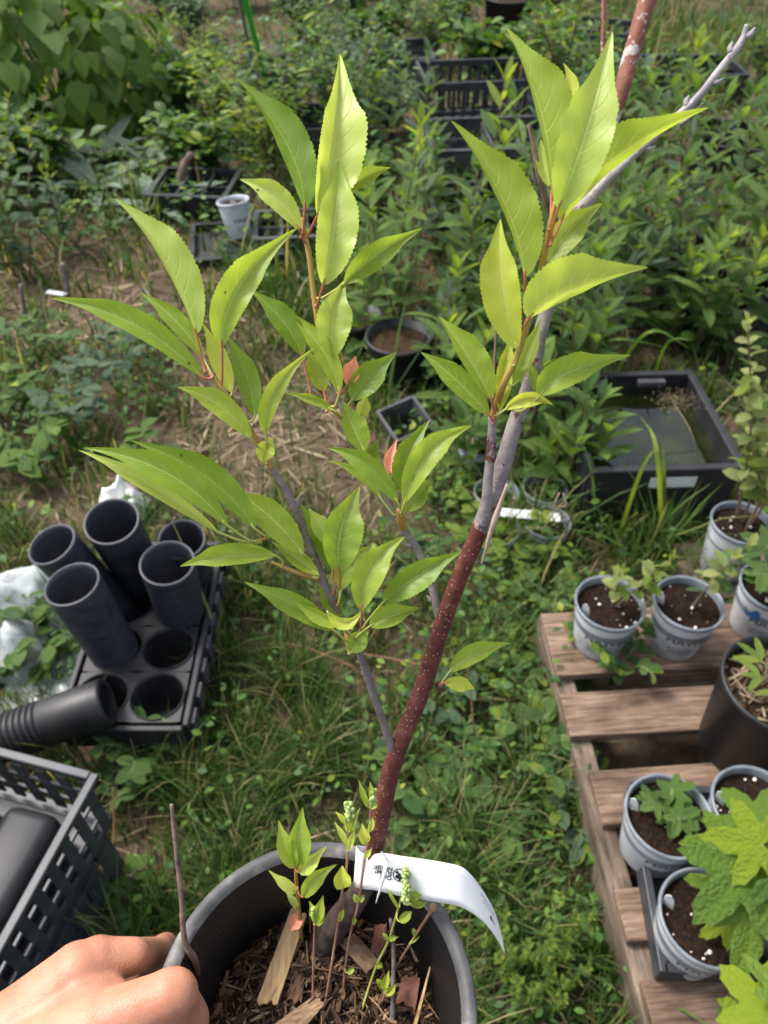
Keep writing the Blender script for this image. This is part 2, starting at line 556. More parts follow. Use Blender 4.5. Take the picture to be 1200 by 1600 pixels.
M['mulch'] = island_mix("mulch_shreds", [(0.0, (0.012, 0.007, 0.005)), (0.5, (0.045, 0.025, 0.015)), (0.8, (0.13, 0.075, 0.042)), (1.0, (0.30, 0.20, 0.12))])
M['straw'] = island_mix("straw", [(0.0, (0.07, 0.048, 0.03)), (0.55, (0.17, 0.125, 0.08)), (1.0, (0.36, 0.285, 0.19))])
M['grass'] = island_mix("grass_blades", [(0.0, (0.018, 0.045, 0.009)), (0.4, (0.042, 0.088, 0.017)), (0.78, (0.085, 0.145, 0.028)), (0.88, (0.17, 0.165, 0.06)), (1.0, (0.33, 0.27, 0.15))], 0.5, 0.35)
M['weed_cloud'] = island_mix("weed_leaves", [(0.0, (0.022, 0.055, 0.016)), (0.5, (0.05, 0.11, 0.025)), (0.9, (0.10, 0.19, 0.03)), (1.0, (0.22, 0.25, 0.03))], 0.5, 0.35)
M['cloud_green'] = island_mix("shrub_leaves_green", [(0.0, (0.022, 0.06, 0.014)), (0.6, (0.055, 0.12, 0.022)), (0.92, (0.11, 0.20, 0.03)), (1.0, (0.26, 0.27, 0.04))], 0.45, 0.35)
M['cloud_blue'] = island_mix("shrub_leaves_bluish", [(0.0, (0.025, 0.055, 0.028)), (0.6, (0.055, 0.105, 0.045)), (0.95, (0.11, 0.18, 0.07)), (1.0, (0.2, 0.26, 0.06))], 0.45, 0.3)
M['cloud_lime'] = island_mix("shrub_leaves_lime", [(0.0, (0.05, 0.10, 0.015)), (0.6, (0.11, 0.19, 0.025)), (1.0, (0.27, 0.30, 0.04))], 0.45, 0.4)
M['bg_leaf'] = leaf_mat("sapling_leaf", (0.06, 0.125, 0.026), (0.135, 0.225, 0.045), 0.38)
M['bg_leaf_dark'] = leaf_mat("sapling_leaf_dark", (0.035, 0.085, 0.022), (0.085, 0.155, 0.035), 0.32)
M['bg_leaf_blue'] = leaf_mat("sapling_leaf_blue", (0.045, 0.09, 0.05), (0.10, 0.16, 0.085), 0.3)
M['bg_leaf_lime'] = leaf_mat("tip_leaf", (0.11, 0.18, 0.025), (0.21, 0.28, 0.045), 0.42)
M['heart_leaf'] = leaf_mat("heart_leaf", (0.07, 0.15, 0.022), (0.14, 0.25, 0.035), 0.38)
M['varieg'] = leaf_mat("variegated_leaf", (0.16, 0.22, 0.07), (0.34, 0.38, 0.14), 0.38)
M['silver'] = leaf_mat("silver_leaf", (0.11, 0.17, 0.12), (0.22, 0.29, 0.21), 0.25)
M['clover'] = leaf_mat("round_leaflet", (0.045, 0.105, 0.03), (0.12, 0.20, 0.055), 0.36)
M['currant'] = leaf_mat("lobed_leaf", (0.075, 0.155, 0.02), (0.16, 0.25, 0.03), 0.42)
M['currant_lime'] = leaf_mat("lobed_leaf_lime", (0.19, 0.27, 0.02), (0.24, 0.32, 0.03), 0.44)
M['stem_brown'] = plain("stem_brown", (0.12, 0.07, 0.045), 0.7)
M['stem_green'] = plain("stem_green", (0.13, 0.17, 0.05), 0.6)
M['stem_pink'] = noisy("stem_pink", [(0.35, (0.24, 0.07, 0.06)), (0.65, (0.34, 0.24, 0.14))], 25, 0.55, 0.1, 0.001)
M['stem_rust'] = plain("stem_rust", (0.20, 0.10, 0.05), 0.7)

# ------------------------------------------------------------------ the ground
def gh(x, y):
    return 0.016 * noise.noise(Vector((x * 1.7, y * 1.7, 3.0))) + 0.008 * noise.noise(Vector((x * 7, y * 7, 9.0))) - 0.01


m, nt, bs = nmat("nursery_soil")
v_ = coords(nt)
n1 = noise_node(nt, 1.6, 4, v_); n2 = noise_node(nt, 38, 8, v_, 0.7)
mx = nt.nodes.new("ShaderNodeMixRGB"); mx.inputs[0].default_value = 0.5
nt.links.new(ramp(nt, n1.outputs[0], [(0.35, (0.045, 0.033, 0.022)), (0.65, (0.12, 0.085, 0.055))]), mx.inputs[1])
nt.links.new(ramp(nt, n2.outputs[0], [(0.3, (0.025, 0.017, 0.011)), (0.7, (0.20, 0.145, 0.10))]), mx.inputs[2])
nt.links.new(mx.outputs[0], bs.inputs["Base Color"])
bs.inputs["Roughness"].default_value = 0.95
bs.inputs["Specular IOR Level"].default_value = 0.1
bump(nt, bs, n2.outputs[0], 0.8, 0.01)
M['soil'] = m
mb = MB()
ys = list(np.concatenate([np.arange(-1.5, 3, 0.04), np.arange(3, 9, 0.12), [9, 12, 18, 30, 60, 150]]))
xs = list(np.concatenate([[-150, -60, -30, -15, -8], np.arange(-5, 5.01, 0.10), [8, 15, 30, 60, 150]]))
vs = [(x, y, gh(x, y)) for y in ys for x in xs]
nx = len(xs)
fs = [(j * nx + i, j * nx + i + 1, (j + 1) * nx + i + 1, (j + 1) * nx + i) for j in range(len(ys) - 1) for i in range(nx - 1)]
mb.add(vs, fs)
g_ = part("ground", mb, M['soil'])
g_["kind"] = "structure"
tag(g_, "brown soil of the nursery plot under grass and weeds", "ground")

# ------------------------------------------------------------------ leaf shapes (local: along +Y, normal +Z, unit length)
def leaf_shape(kind, L=1.0, w=0.2, fold=0.25, bend=0.15, n=5):
    """returns verts, faces of one leaf blade; about 2n quads"""
    vs, fs = [], []
    for i in range(n + 1):
        t = i / n
        if kind == 'lance':
            f = (t ** 0.7) * ((1 - t) ** 0.8) * 1.75
        elif kind == 'oval':
            f = math.sqrt(max(0, 1 - (2 * t - 1) ** 2)) if 0 < t < 1 else 0.05
        elif kind == 'heart':
            f = [0.30, 1.0, 0.98, 0.72, 0.38, 0.0][round(t * 5)]
        else:
            f = math.sin(math.pi * t)
        ww = w * f
        y, z = t, -bend * t * t
        back = -0.09 if (kind == 'heart' and i == 0) else 0
        vs += [(-ww, y + back, z + fold * ww), (0, y, z), (ww, y + back, z + fold * ww)]
    for i in range(n):
        a = i * 3
        fs += [(a, a + 1, a + 4, a + 3), (a + 1, a + 2, a + 5, a + 4)]
    return [Vector(q) * L for q in vs], fs


def lobed_shape(L=1.0, fold=0.10, bend=0.16):
    """five-lobed toothed blade, stalk at the origin, on unit length"""
    n = 52
    vs, rim, mid = [Vector((0, 0, 0))], [], []
    for k in range(n + 1):
        th = -2.55 + 5.1 * k / n
        r = .30
        for a, rr, sg in ((0, 1.0, .44), (-1.0, .86, .40), (1.0, .86, .40), (-1.95, .58, .42), (1.95, .58, .42)):
            r = max(r, rr * math.exp(-abs((th - a) / sg) ** 1.7 * .62))
        r *= 1 - .075 * (k % 2)
        rid = .0
        for a in (0, -1.0, 1.0, -1.95, 1.95): rid = max(rid, math.exp(-((th - a) / .16) ** 2))
        x, y = math.sin(th) * r, math.cos(th) * r
        rim.append(Vector((x, y, fold * abs(x) - bend * r * r)))
        mid.append(Vector((x * .55, y * .55, (fold * abs(x) - bend * r * r * .55) * .55 + .035 - .05 * rid)))
    vs += rim + mid
    fs = []
    for k in range(n):
        o1, o2, m1, m2 = 1 + k, 2 + k, 2 + n + k, 3 + n + k
        fs += [(m1, m2, o2, o1), (0, m2, m1)]
    return [q * L for q in vs], [f[::-1] for f in fs]


def leaf_mesh(name, kind, w, fold, bend, mat, n=5):
    vs, fs = leaf_shape(kind, 1.0, w, fold, bend, n)
    return MB().add(vs, fs).mesh(name, mat)


def lobed_mesh(name, mat, fold=0.12, bend=0.18):
    vs, fs = lobed_shape(1.0, fold, bend)
    return MB().add(vs, fs).mesh(name, mat)


def frame(pos, ydir, normal, scale):
    """4x4: +Y along ydir, +Z near normal"""
    y = Vector(ydir).normalized()
    z = Vector(normal)
    z = z - y * z.dot(y)
    if z.length < 1e-4:
        z = Vector((1, 0, 0)) - y * y.x
    z.normalize()
    x = y.cross(z)
    m4 = Matrix(((x.x, y.x, z.x, pos[0]), (x.y, y.y, z.y, pos[1]), (x.z, y.z, z.z, pos[2]), (0, 0, 0, 1)))
    return m4 @ Matrix.Scale(scale, 4)


class Cloud:
    """many copies of a small template gathered into one mesh"""
    def __init__(self):
        self.V, self.Fq = [], []
        self.n = 0

    def add(self, tv, tf, m4):
        a = np.array([tuple(m4 @ q) for q in tv])
        self.V.append(a)
        self.Fq.extend([tuple(i + self.n for i in f) for f in tf])
        self.n += len(a)

    def mesh(self, name, mat):
        me = bpy.data.meshes.new(name)
        me.from_pydata(np.concatenate(self.V).tolist(), [], self.Fq)
        me.materials.append(mat)
        me.polygons.foreach_set("use_smooth", [True] * len(self.Fq))
        me.update()
        return me


# where grass, straw and weeds grow (patches of the plot, given by the photo pixels of their ground)
def blobs(px, py, lst):
    s = np.zeros_like(px)
    px = px + 38 * np.sin(py * .031 + px * .017) + 22 * np.sin(px * .05 - py * .043)
    py = py + 30 * np.sin(px * .027 + 1.3) + 16 * np.sin(px * .061 + py * .05)
    for cx, cy, rx, ry, a in lst:
        s += a * np.exp(-(((px - cx) / rx) ** 2 + ((py - cy) / ry) ** 2))
    return s


STRAW = [(440, 700, 120, 75, 1.3), (130, 490, 110, 55, 1.2), (320, 640, 90, 50, .8), (570, 740, 60, 40, 1.0), (150, 770, 110, 30, .6),
         (190, 1330, 80, 60, .35), (330, 480, 80, 60, .5), (560, 1080, 90, 50, .25), (390, 1130, 50, 40, .4), (280, 790, 80, 25, 1.0)]
WEED = [(170, 610, 110, 75, 1.0), (830, 950, 90, 90, 1.0), (40, 700, 70, 70, .9), (230, 1190, 60, 45, .6), (900, 1230, 50, 60, .35),
        (850, 1430, 90, 140, .4), (690, 1190, 80, 80, .5), (800, 1130, 80, 80, .5), (650, 1000, 90, 60, .5), (690, 760, 90, 60, .9),
        (400, 250, 260, 110, .7), (200, 330, 120, 60, .9), (720, 650, 90, 60, .6), (640, 850, 70, 50, .6), (60, 1000, 50, 60, .5)]
GRASS = [(430, 1190, 140, 120, 1.3), (960, 800, 150, 55, 1.2), (960, 1450, 60, 170, .9), (480, 480, 90, 100, .7), (340, 900, 60, 90, .5),
         (640, 620, 70, 40, .8), (1040, 60, 160, 60, 1.2), (330, 1010, 40, 130, .7), (420, 400, 140, 50, .8), (800, 1300, 130, 220, .9), (760, 1050, 120, 90, .5)]
# footprints where nothing grows: x0, x1, y0, y1
BLOCK = [(0.375, 1.3, -0.2, 0.97), (-0.61, -0.36, 0.70, 1.18), (0.45, 0.85, 1.33, 1.75), (-0.95, -0.42, -0.3, 0.56)]


def free(x, y):
    ok = np.ones_like(x, bool)
    for a, b, c, d in BLOCK:
        ok &= ~((x > a) & (x < b) & (y > c) & (y < d))
    return ok


def scatter(n, dens, py0=-110, py1=2050, zone=1.0):
    """n ground points; more of them close to the camera, as the eye resolves them"""
    px = rng.uniform(-350, 1550, n * 4)
    py = rng.uniform(py0, py1, n * 4)
    b = (800 - py) / F
    a = (px - 600) / F
    dz = -sn + b * cs
    t = -CAM.z / dz
    x, y = a * t, (cs + b * sn) * t
    keep = (rng.random(n * 4) < dens(px, py)) & free(x, y)
    x, y, px, py = x[keep][:n], y[keep][:n], px[keep][:n], py[keep][:n]
    return x, y, px, py


def grow_grass(n, dens, hfun, wfun, name, label, mat, seed, flat=False):
    x, y, px, py = scatter(n, dens)
    k = len(x)
    h = hfun(px, py, k)
    if not flat:      # tufts: tall and short patches a hand wide
        tuft = np.array([noise.noise(Vector((a * 9, b * 9, 1.7))) + .6 * noise.noise(Vector((a * 21, b * 21, 4.1))) for a, b in zip(x, y)])
        h = h * np.clip(.75 + 1.3 * tuft, .22, 1.9)
    w = wfun(k) * np.clip(np.hypot(x, y) / 1.3, 0.75, 2.2)
    az = rng.uniform(0, 2 * np.pi, k)
    lean = rng.uniform(0.15, 1.0, k) if not flat else rng.uniform(2.0, 6.0, k)
    ux, uy = np.cos(az), np.sin(az)
    sx, sy = -uy, ux
    z0 = np.array([gh(a, b) for a, b in zip(x, y)]) - 0.004
    V = np.zeros((k, 7, 3))
    if flat:
        lev, wid = [0, .35, .7, 1.0], [1, 1, 1, .4]
        lift = rng.uniform(0.004, 0.02, k)
        tl = rng.uniform(-0.12, 0.18, k)
    else:
        lev, wid = [0, .4, .75, 1.0], [1, .85, .55, 0]
    for j, (q, ww) in enumerate(zip(lev, wid)):
        if flat:
            hx = h * q
            hz = lift + h * q * tl
            hz = np.maximum(hz, 0.003)
        else:
            hx = h * lean * q * q * 0.85
            hz = h * q * (1 - 0.32 * lean * q)
        cx, cy, cz = x + ux * hx, y + uy * hx, z0 + hz
        if j < 3:
            V[:, 2 * j] = np.stack([cx - sx * w * ww, cy - sy * w * ww, cz], 1)
            V[:, 2 * j + 1] = np.stack([cx + sx * w * ww, cy + sy * w * ww, cz], 1)
        else:
            V[:, 6] = np.stack([cx, cy, cz], 1)
    base = (np.arange(k) * 7)[:, None]
    q1 = base + np.array([[0, 1, 3, 2]]); q2 = base + np.array([[2, 3, 5, 4]]); t1 = base + np.array([[4, 5, 6]])
    faces = np.concatenate([q1, q2], 0)
    me = bpy.data.meshes.new(name)
    nq, ntri = len(faces), len(t1)
    me.vertices.add(k * 7)
    me.vertices.foreach_set("co", V.reshape(-1))
    me.loops.add(nq * 4 + ntri * 3)
    me.loops.foreach_set("vertex_index", np.concatenate([faces.reshape(-1), t1.reshape(-1)]).astype(np.int32))
    me.polygons.add(nq + ntri)
    st = np.concatenate([np.arange(nq) * 4, nq * 4 + np.arange(ntri) * 3]).astype(np.int32)
    me.polygons.foreach_set("loop_start", st)
    me.materials.append(mat)
    me.update(calc_edges=True)
    me.validate()
    o = link(name, me)
    o["kind"] = "stuff"
    return tag(o, label, None)


def dgrass(px, py):
    d = 0.55 + blobs(px, py, GRASS) - 0.75 * blobs(px, py, STRAW) - 0.25 * blobs(px, py, WEED)
    return np.clip(d, 0.16, 1.4) / 1.4


tag(grow_grass(80000, dgrass, lambda px, py, k: rng.uniform(0.05, 0.15, k) * (1 + 0.9 * blobs(px, py, [(960, 800, 150, 60, 1), (1040, 60, 200, 90, 1)])),
               lambda k: rng.uniform(0.0010, 0.0026, k), "grass", "short green grass growing between the pots and trays", M['grass'], 1), None, "grass")
tag(grow_grass(6500, lambda px, py: np.clip(blobs(px, py, [(960, 825, 120, 45, 2.6), (1080, 800, 60, 30, 1), (980, 1480, 40, 130, .5), (470, 470, 80, 60, .5), (1050, 70, 160, 70, 2.2), (620, 640, 50, 30, .6), (320, 1050, 25, 90, .35)]), 0, 1),
               lambda px, py, k: rng.uniform(0.14, 0.30, k), lambda k: rng.uniform(0.002, 0.0042, k), "long_grass",
               "long bent grass blades around the water tub and pallet", M['grass'], 2), None, "grass")
tag(grow_grass(7000, lambda px, py: np.clip(0.10 + blobs(px, py, STRAW), 0, 1), lambda px, py, k: rng.uniform(0.03, 0.14, k),
               lambda k: rng.uniform(0.0008, 0.002, k), "straw", "loose dry straw lying on the bare soil path", M['straw'], 3, flat=True), None, "straw")

# low weeds, too many to count
cl = Cloud()
tv_a, tf_a = leaf_shape('oval', 1.0, 0.30, 0.2, 0.25, 3)
tv_b, tf_b = leaf_shape('lance', 1.0, 0.20, 0.2, 0.3, 3)
x, y, px, py = scatter(9500, lambda px, py: np.clip(0.10 + blobs(px, py, WEED) - 0.4 * blobs(px, py, STRAW), 0, 1))
for i in range(len(x)):
    d = math.hypot(x[i], y[i])
    hgt = abs(rng.normal(0, 0.045)) + 0.012
    for j in range(2):
        az = rng.uniform(0, 6.283)
        yd = Vector((math.cos(az), math.sin(az), rng.uniform(-0.2, 0.6)))
        L = rng.uniform(0.008, 0.019) * (.75 + 0.55 * d)
        pos = (x[i] + rng.normal(0, .02), y[i] + rng.normal(0, .02), hgt + rng.uniform(0, .03))
        tv, tf = (tv_a, tf_a) if rng.random() < .6 else (tv_b, tf_b)
        cl.add(tv, tf, frame(pos, yd, Vector((rng.normal(0, .35), rng.normal(0, .35), 1)), L))
o = link("weeds", cl.mesh("weeds", M['weed_cloud']))
tag(o, "low leafy weeds carpeting the ground between the rows", "weeds", kind="stuff")

# ------------------------------------------------------------------ leafy plants
LM = {}
for nm, kd, w, fo, be, mt in [
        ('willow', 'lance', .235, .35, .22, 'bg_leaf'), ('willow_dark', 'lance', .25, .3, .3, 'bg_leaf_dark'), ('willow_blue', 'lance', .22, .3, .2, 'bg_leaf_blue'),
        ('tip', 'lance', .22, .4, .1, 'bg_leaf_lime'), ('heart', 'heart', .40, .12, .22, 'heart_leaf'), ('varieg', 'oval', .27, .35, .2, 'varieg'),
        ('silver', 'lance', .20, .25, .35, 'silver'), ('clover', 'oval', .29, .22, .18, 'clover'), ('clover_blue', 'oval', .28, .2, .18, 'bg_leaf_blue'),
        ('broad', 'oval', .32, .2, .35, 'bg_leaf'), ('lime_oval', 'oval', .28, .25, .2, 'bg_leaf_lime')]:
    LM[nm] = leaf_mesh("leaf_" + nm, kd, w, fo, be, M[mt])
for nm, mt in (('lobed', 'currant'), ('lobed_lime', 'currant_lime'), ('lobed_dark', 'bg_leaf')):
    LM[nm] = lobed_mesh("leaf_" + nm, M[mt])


def upright_plant(name, label, cat, base, h, stems, per, L, meshes, tipmesh=None, group=None, stem_mat='stem_brown', lean=0.12, spread=0.05,
                  elev=0.75, z0=0.0, r0=0.004, nlow=0.12, seed=None, tipn=3):
    """plant of upright stems with leaves set spirally along them, every leaf its own object"""
    R = random.Random(seed if seed is not None else rnd.random())
    base = Vector(base)
    t = thing(name, label, cat, base, group)
    for s_ in range(stems):
        az = R.uniform(0, 6.283)
        off = Vector((math.cos(az), math.sin(az), 0)) * (spread * (0.2 + R.random()) if stems > 1 else 0)
        top = base + off * (1 + h * 2.5) + Vector((R.gauss(0, lean) * h, R.gauss(0, lean) * h, h * R.uniform(0.78, 1.05)))
        mid = (base + off * 0.6).lerp(top, 0.5) + Vector((R.gauss(0, .02), R.gauss(0, .02), 0)) * h
        b0 = base + off * 0.3
        b0.z = base.z - 0.015
        path = catmull([b0, mid, top], 14)
        mbs = MB()
        tube(mbs, [b0, mid, top], [r0, r0 * .7, r0 * .35], 10, 6)
        part("stem", mbs, M[stem_mat], t)
        ph = R.uniform(0, 6.283)
        for i in range(per):
            q = nlow + (1 - nlow) * (i + R.random() * .6) / per
            q = min(q, 1.0)
            k = q * 14
            p = path[int(min(k, 13))].lerp(path[int(min(k, 13)) + 1], k - int(min(k, 13)))
            ph += 2.4 + R.gauss(0, .25)
            up = elev * (0.55 + 0.9 * q) + R.gauss(0, .2)
            yd = Vector((math.cos(ph), math.sin(ph), up + R.gauss(0, .15)))
            nr = Vector((-math.cos(ph) * up, -math.sin(ph) * up, 1.0)) + Vector((R.gauss(0, .4), R.gauss(0, .4), 0))
            ll = L * R.uniform(.7, 1.15) * (1 - .45 * max(0, q - .7) / .3)
            me = LM[R.choice(meshes)]
            if tipmesh and q > 0.86: me = LM[tipmesh]
            link("leaf", me, t, frame(p, yd, nr, ll))
        for i in range(tipn):
            ph += 2.1
            yd = Vector((math.cos(ph) * .5, math.sin(ph) * .5, 1.0))
            link("leaf", LM[tipmesh or meshes[0]], t, frame(path[-1], yd, Vector((-math.cos(ph), -math.sin(ph), .5)), L * R.uniform(.45, .7)))
    return t


def low_plant(name, label, cat, base, rad, n, L, meshes, group=None, h=0.10, stem_mat='stem_green', seed=None, lime=None):
    """bushy low weed: several arching stems carrying rounded leaflets"""
    R = random.Random(seed if seed is not None else rnd.random())
    base = Vector(base)
    t = thing(name, label, cat, base, group)
    ns = max(4, n // 9)
    mbs = MB()
    for s_ in range(ns):
        az = 6.283 * s_ / ns + R.uniform(-.4, .4)
        rr = rad * R.uniform(.45, 1.0)
        tip = base + Vector((math.cos(az) * rr, math.sin(az) * rr, h * R.uniform(.5, 1.1)))
        mid = base.lerp(tip, .5) + Vector((0, 0, h * .35))
        b0 = base - Vector((0, 0, .012))
        tube(mbs, [b0, mid, tip], [.0022, .0016, .0008], 8, 5)
        path = catmull([b0, mid, tip], 10)
        for i in range(n // ns):
            q = .3 + .7 * (i + R.random() * .5) / max(1, n // ns)
            p = path[min(10, int(q * 10))]
            a2 = az + (1 if i % 2 else -1) * R.uniform(.5, 1.5)
            yd = Vector((math.cos(a2), math.sin(a2), R.uniform(.0, .55)))
            me = LM[lime] if (lime and q > .85) else LM[R.choice(meshes)]
            link("leaf", me, t, frame(p, yd, Vector((R.gauss(0, .3), R.gauss(0, .3), 1)), L * R.uniform(.7, 1.2)))
    part("stem", mbs, M[stem_mat], t)
    return t


def cloud_shrub(name, label, cat, loc, group, mat, h, rad, n, L, kind, seed, w=.2):
    """shrub far enough away that its leaves are read as one mass"""
    R = np.random.default_rng(seed)
    t = thing(name, label, cat, loc, group)
    loc = Vector(loc)
    tv, tf = leaf_shape(kind, 1.0, w, .25, .25, 5 if kind == 'heart' else 3)
    c = Cloud()
    mbs = MB()
    ns = 7
    for s_ in range(ns):
        az = 6.283 * s_ / ns + R.uniform(-.5, .5)
        rr = rad * R.uniform(.25, 1.0)
        top = loc + Vector((math.cos(az) * rr, math.sin(az) * rr, h * R.uniform(.6, 1.08)))
        mid = loc.lerp(top, .5) + Vector((-math.cos(az) * rr * .15, -math.sin(az) * rr * .15, h * .08))
        tube(mbs, [loc - Vector((0, 0, .02)), mid, top], [.006, .004, .0015], 8, 5)
        path = catmull([loc, mid, top], 20)
        for i in range(n // ns):
            q = R.uniform(.12, 1) ** .75
            p = path[int(q * 20)] + Vector((R.normal(0, .16), R.normal(0, .16), R.normal(0, .08))) * rad * 1.25
            if p.z < .02: p.z = .02 + abs(R.normal(0, .04))
            a2 = R.uniform(0, 6.283)
            yd = Vector((math.cos(a2), math.sin(a2), R.uniform(-.3, .8)))
            c.add(tv, tf, frame(p, yd, Vector((R.normal(0, .5), R.normal(0, .5), 1)), L * R.uniform(.6, 1.25)))
    part("stem", mbs, M['stem_brown'], t)
    f = link("foliage", c.mesh("foliage", mat), t)
    f["kind"] = "stuff"
    return t


# things one can find, to say where a plant stands
LANDMARKS = [(n_, G(a_, b_)) for n_, a_, b_ in (
    ("the water tub", 1010, 700), ("the sunken cups", 820, 800), ("the square black pot", 632, 690), ("the cup of sticks", 748, 700), ("the leaning white pot", 376, 380),
    ("the wide grey tray", 760, 250), ("the straw filled tray", 760, 345), ("the far slatted crate", 740, 190), ("the tilted far crate", 925, 100), ("the short pale plank", 1150, 245),
    ("the green tube", 415, 140), ("the silvery thistles", 200, 280), ("the heart leaved bushes", 110, 195), ("the grey cut stumps", 70, 480), ("the variegated shrubs", 1190, 720),
    ("the far grey rimmed pot", 790, 62), ("the tray at the grass edge", 1070, 145), ("the tray beside the tub", 1130, 500), ("the open black pot", 622, 600), ("the bluish row tray", 590, 120), ("the row tray by the leaf tip", 500, 215))]


def beside(p):
    d, n_ = min(((q - Vector(p)).length, n_) for n_, q in LANDMARKS)
    return ("beside " if d < .6 else "out past ") + n_


# rows of saplings: photo pixel of the foot, height
SAP = [(622, 505, .66, 26), (585, 470, .42, 18), (690, 545, .56, 24), (735, 480, .70, 26), (655, 600, .36, 16), (765, 600, .50, 20), (705, 655, .30, 14), (560, 560, .30, 14),
       (850, 560, .55, 24), (905, 490, .52, 24), (962, 470, .46, 22), (1012, 440, .60, 26), (1062, 470, .48, 22), (1112, 430, .64, 26), (1158, 480, .55, 24),
       (1205, 440, .58, 24), (885, 660, .40, 18), (820, 720, .34, 18), (1000, 525, .30, 16), (955, 395, .58, 24), (1135, 300, .62, 24), (1065, 325, .60, 24),
       (1200, 320, .50, 22), (840, 470, .5, 22), (1110, 530, .34, 16), (790, 420, .62, 22), (690, 400, .40, 18), (640, 380, .44, 18), (1180, 250, .6, 22), (1010, 330, .45, 20), (730, 740, .22, 12), (870, 760, .16, 10), (930, 540, .42, 20), (985, 500, .5, 22), (1040, 540, .36, 18), (1085, 560, .40, 18), (1140, 560, .42, 20), (1185, 600, .36, 18), (860, 620, .5, 22), (905, 610, .34, 16), (800, 660, .4, 18), (840, 400, .55, 22), (900, 360, .55, 22), (1000, 270, .5, 20), (1090, 220, .5, 20), (720, 570, .42, 18), (640, 450, .5, 20), (1170, 390, .55, 22), (780, 530, .5, 20), (1050, 400, .55, 20), (893, 775, .26, 12), (872, 735, .34, 16), (845, 790, .2, 10), (660, 300, .5, 20), (590, 260, .5, 18)]
SAPLAB = {0: "fresh green willow sapling with narrow leaves", 1: "dark green sapling with drooping leaves", 2: "dull bluish green sapling with narrow leaves"}
for i, (px_, py_, h_, n_) in enumerate(SAP):
    k = (0, 0, 1, 0, 2, 1, 0)[i % 7]
    b_ = G(px_, py_, .0)
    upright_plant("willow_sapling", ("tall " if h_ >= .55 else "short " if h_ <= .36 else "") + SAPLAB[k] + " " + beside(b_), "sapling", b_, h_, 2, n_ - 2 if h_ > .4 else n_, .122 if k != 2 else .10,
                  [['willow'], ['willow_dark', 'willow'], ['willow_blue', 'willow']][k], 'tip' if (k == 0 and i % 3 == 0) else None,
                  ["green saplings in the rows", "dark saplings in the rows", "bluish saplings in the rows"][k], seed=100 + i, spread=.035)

# the heart-leaved bush, the pale shrub at the edge, silvery thistles
for i, (px_, py_, h_, r_) in enumerate([(15, 205, .72, .38), (105, 195, .70, .38), (185, 185, .55, .30), (-80, 190, .8, .4)]):
    b_ = G(px_, py_)
    t = thing("heart_leaved_bush", "dense bush of drooping heart shaped green leaves behind the weeds", "bush", b_, "heart leaved bushes at the plot edge")
    R = random.Random(40 + i)
    mbs = MB()
    for s_ in range(6):
        az = R.uniform(0, 6.283)
        tube(mbs, [b_ - Vector((0, 0, .02)), b_ + Vector((math.cos(az) * r_ * .3, math.sin(az) * r_ * .3, h_ * .6)), b_ + Vector((math.cos(az) * r_ * .8, math.sin(az) * r_ * .8, h_))], [.007, .005, .002], 8, 6)
    part("stem", mbs, M['stem_green'], t)
    for j in range(210):
        u, a2 = R.uniform(.05, 1.0), R.uniform(0, 6.283)
        prof = math.sqrt(max(.05, 1 - (u * 1.15 - .35) ** 2)) * (1 + .35 * noise.noise(Vector((a2 * 1.5, u * 3, i))))
        rr = r_ * prof * R.uniform(.6, 1.2)
        p = b_ + Vector((math.cos(a2) * rr, math.sin(a2) * rr, h_ * u))
        yd = Vector((math.cos(a2) * .55, math.sin(a2) * .55, -1.0 + u * .7 + R.gauss(0, .2)))
        nr = Vector((math.cos(a2), math.sin(a2), .55 + R.gauss(0, .2)))
        link("leaf", LM['heart'], t, frame(p, yd, nr, R.uniform(.085, .135)))
for i, (px_, py_, h_, st_) in enumerate([(40, 430, .42, 5), (-20, 380, .5, 5), (95, 380, .36, 3), (20, 330, .42, 4)]):
    upright_plant("honeysuckle_shrub", "small shrub with grey green leaves and yellow green tips at the plot edge", "shrub", G(px_, py_), h_, st_, 22, .055, ['clover', 'clover_blue'], 'tip',
                  "shrubs with yellow tips", seed=300 + i, spread=.07, elev=.4)
for i, (px_, py_, n_) in enumerate([(165, 250, 13), (235, 262, 11), (255, 330, 10), (150, 300, 9)]):
    b_ = G(px_, py_)
    t = thing("thistle", "silvery grey green thistle with long arching leaves", "thistle", b_, "silvery thistles among the weeds")
    R = random.Random(60 + i)
    for j in range(n_):
        a2 = 6.283 * j / n_ + R.uniform(-.3, .3)
        yd = Vector((math.cos(a2), math.sin(a2), R.uniform(.25, 1.1)))
        link("leaf", LM['silver'], t, frame(b_ + Vector((0, 0, .0)), yd, Vector((-math.cos(a2) * .6, -math.sin(a2) * .6, 1)), R.uniform(.18, .30)))

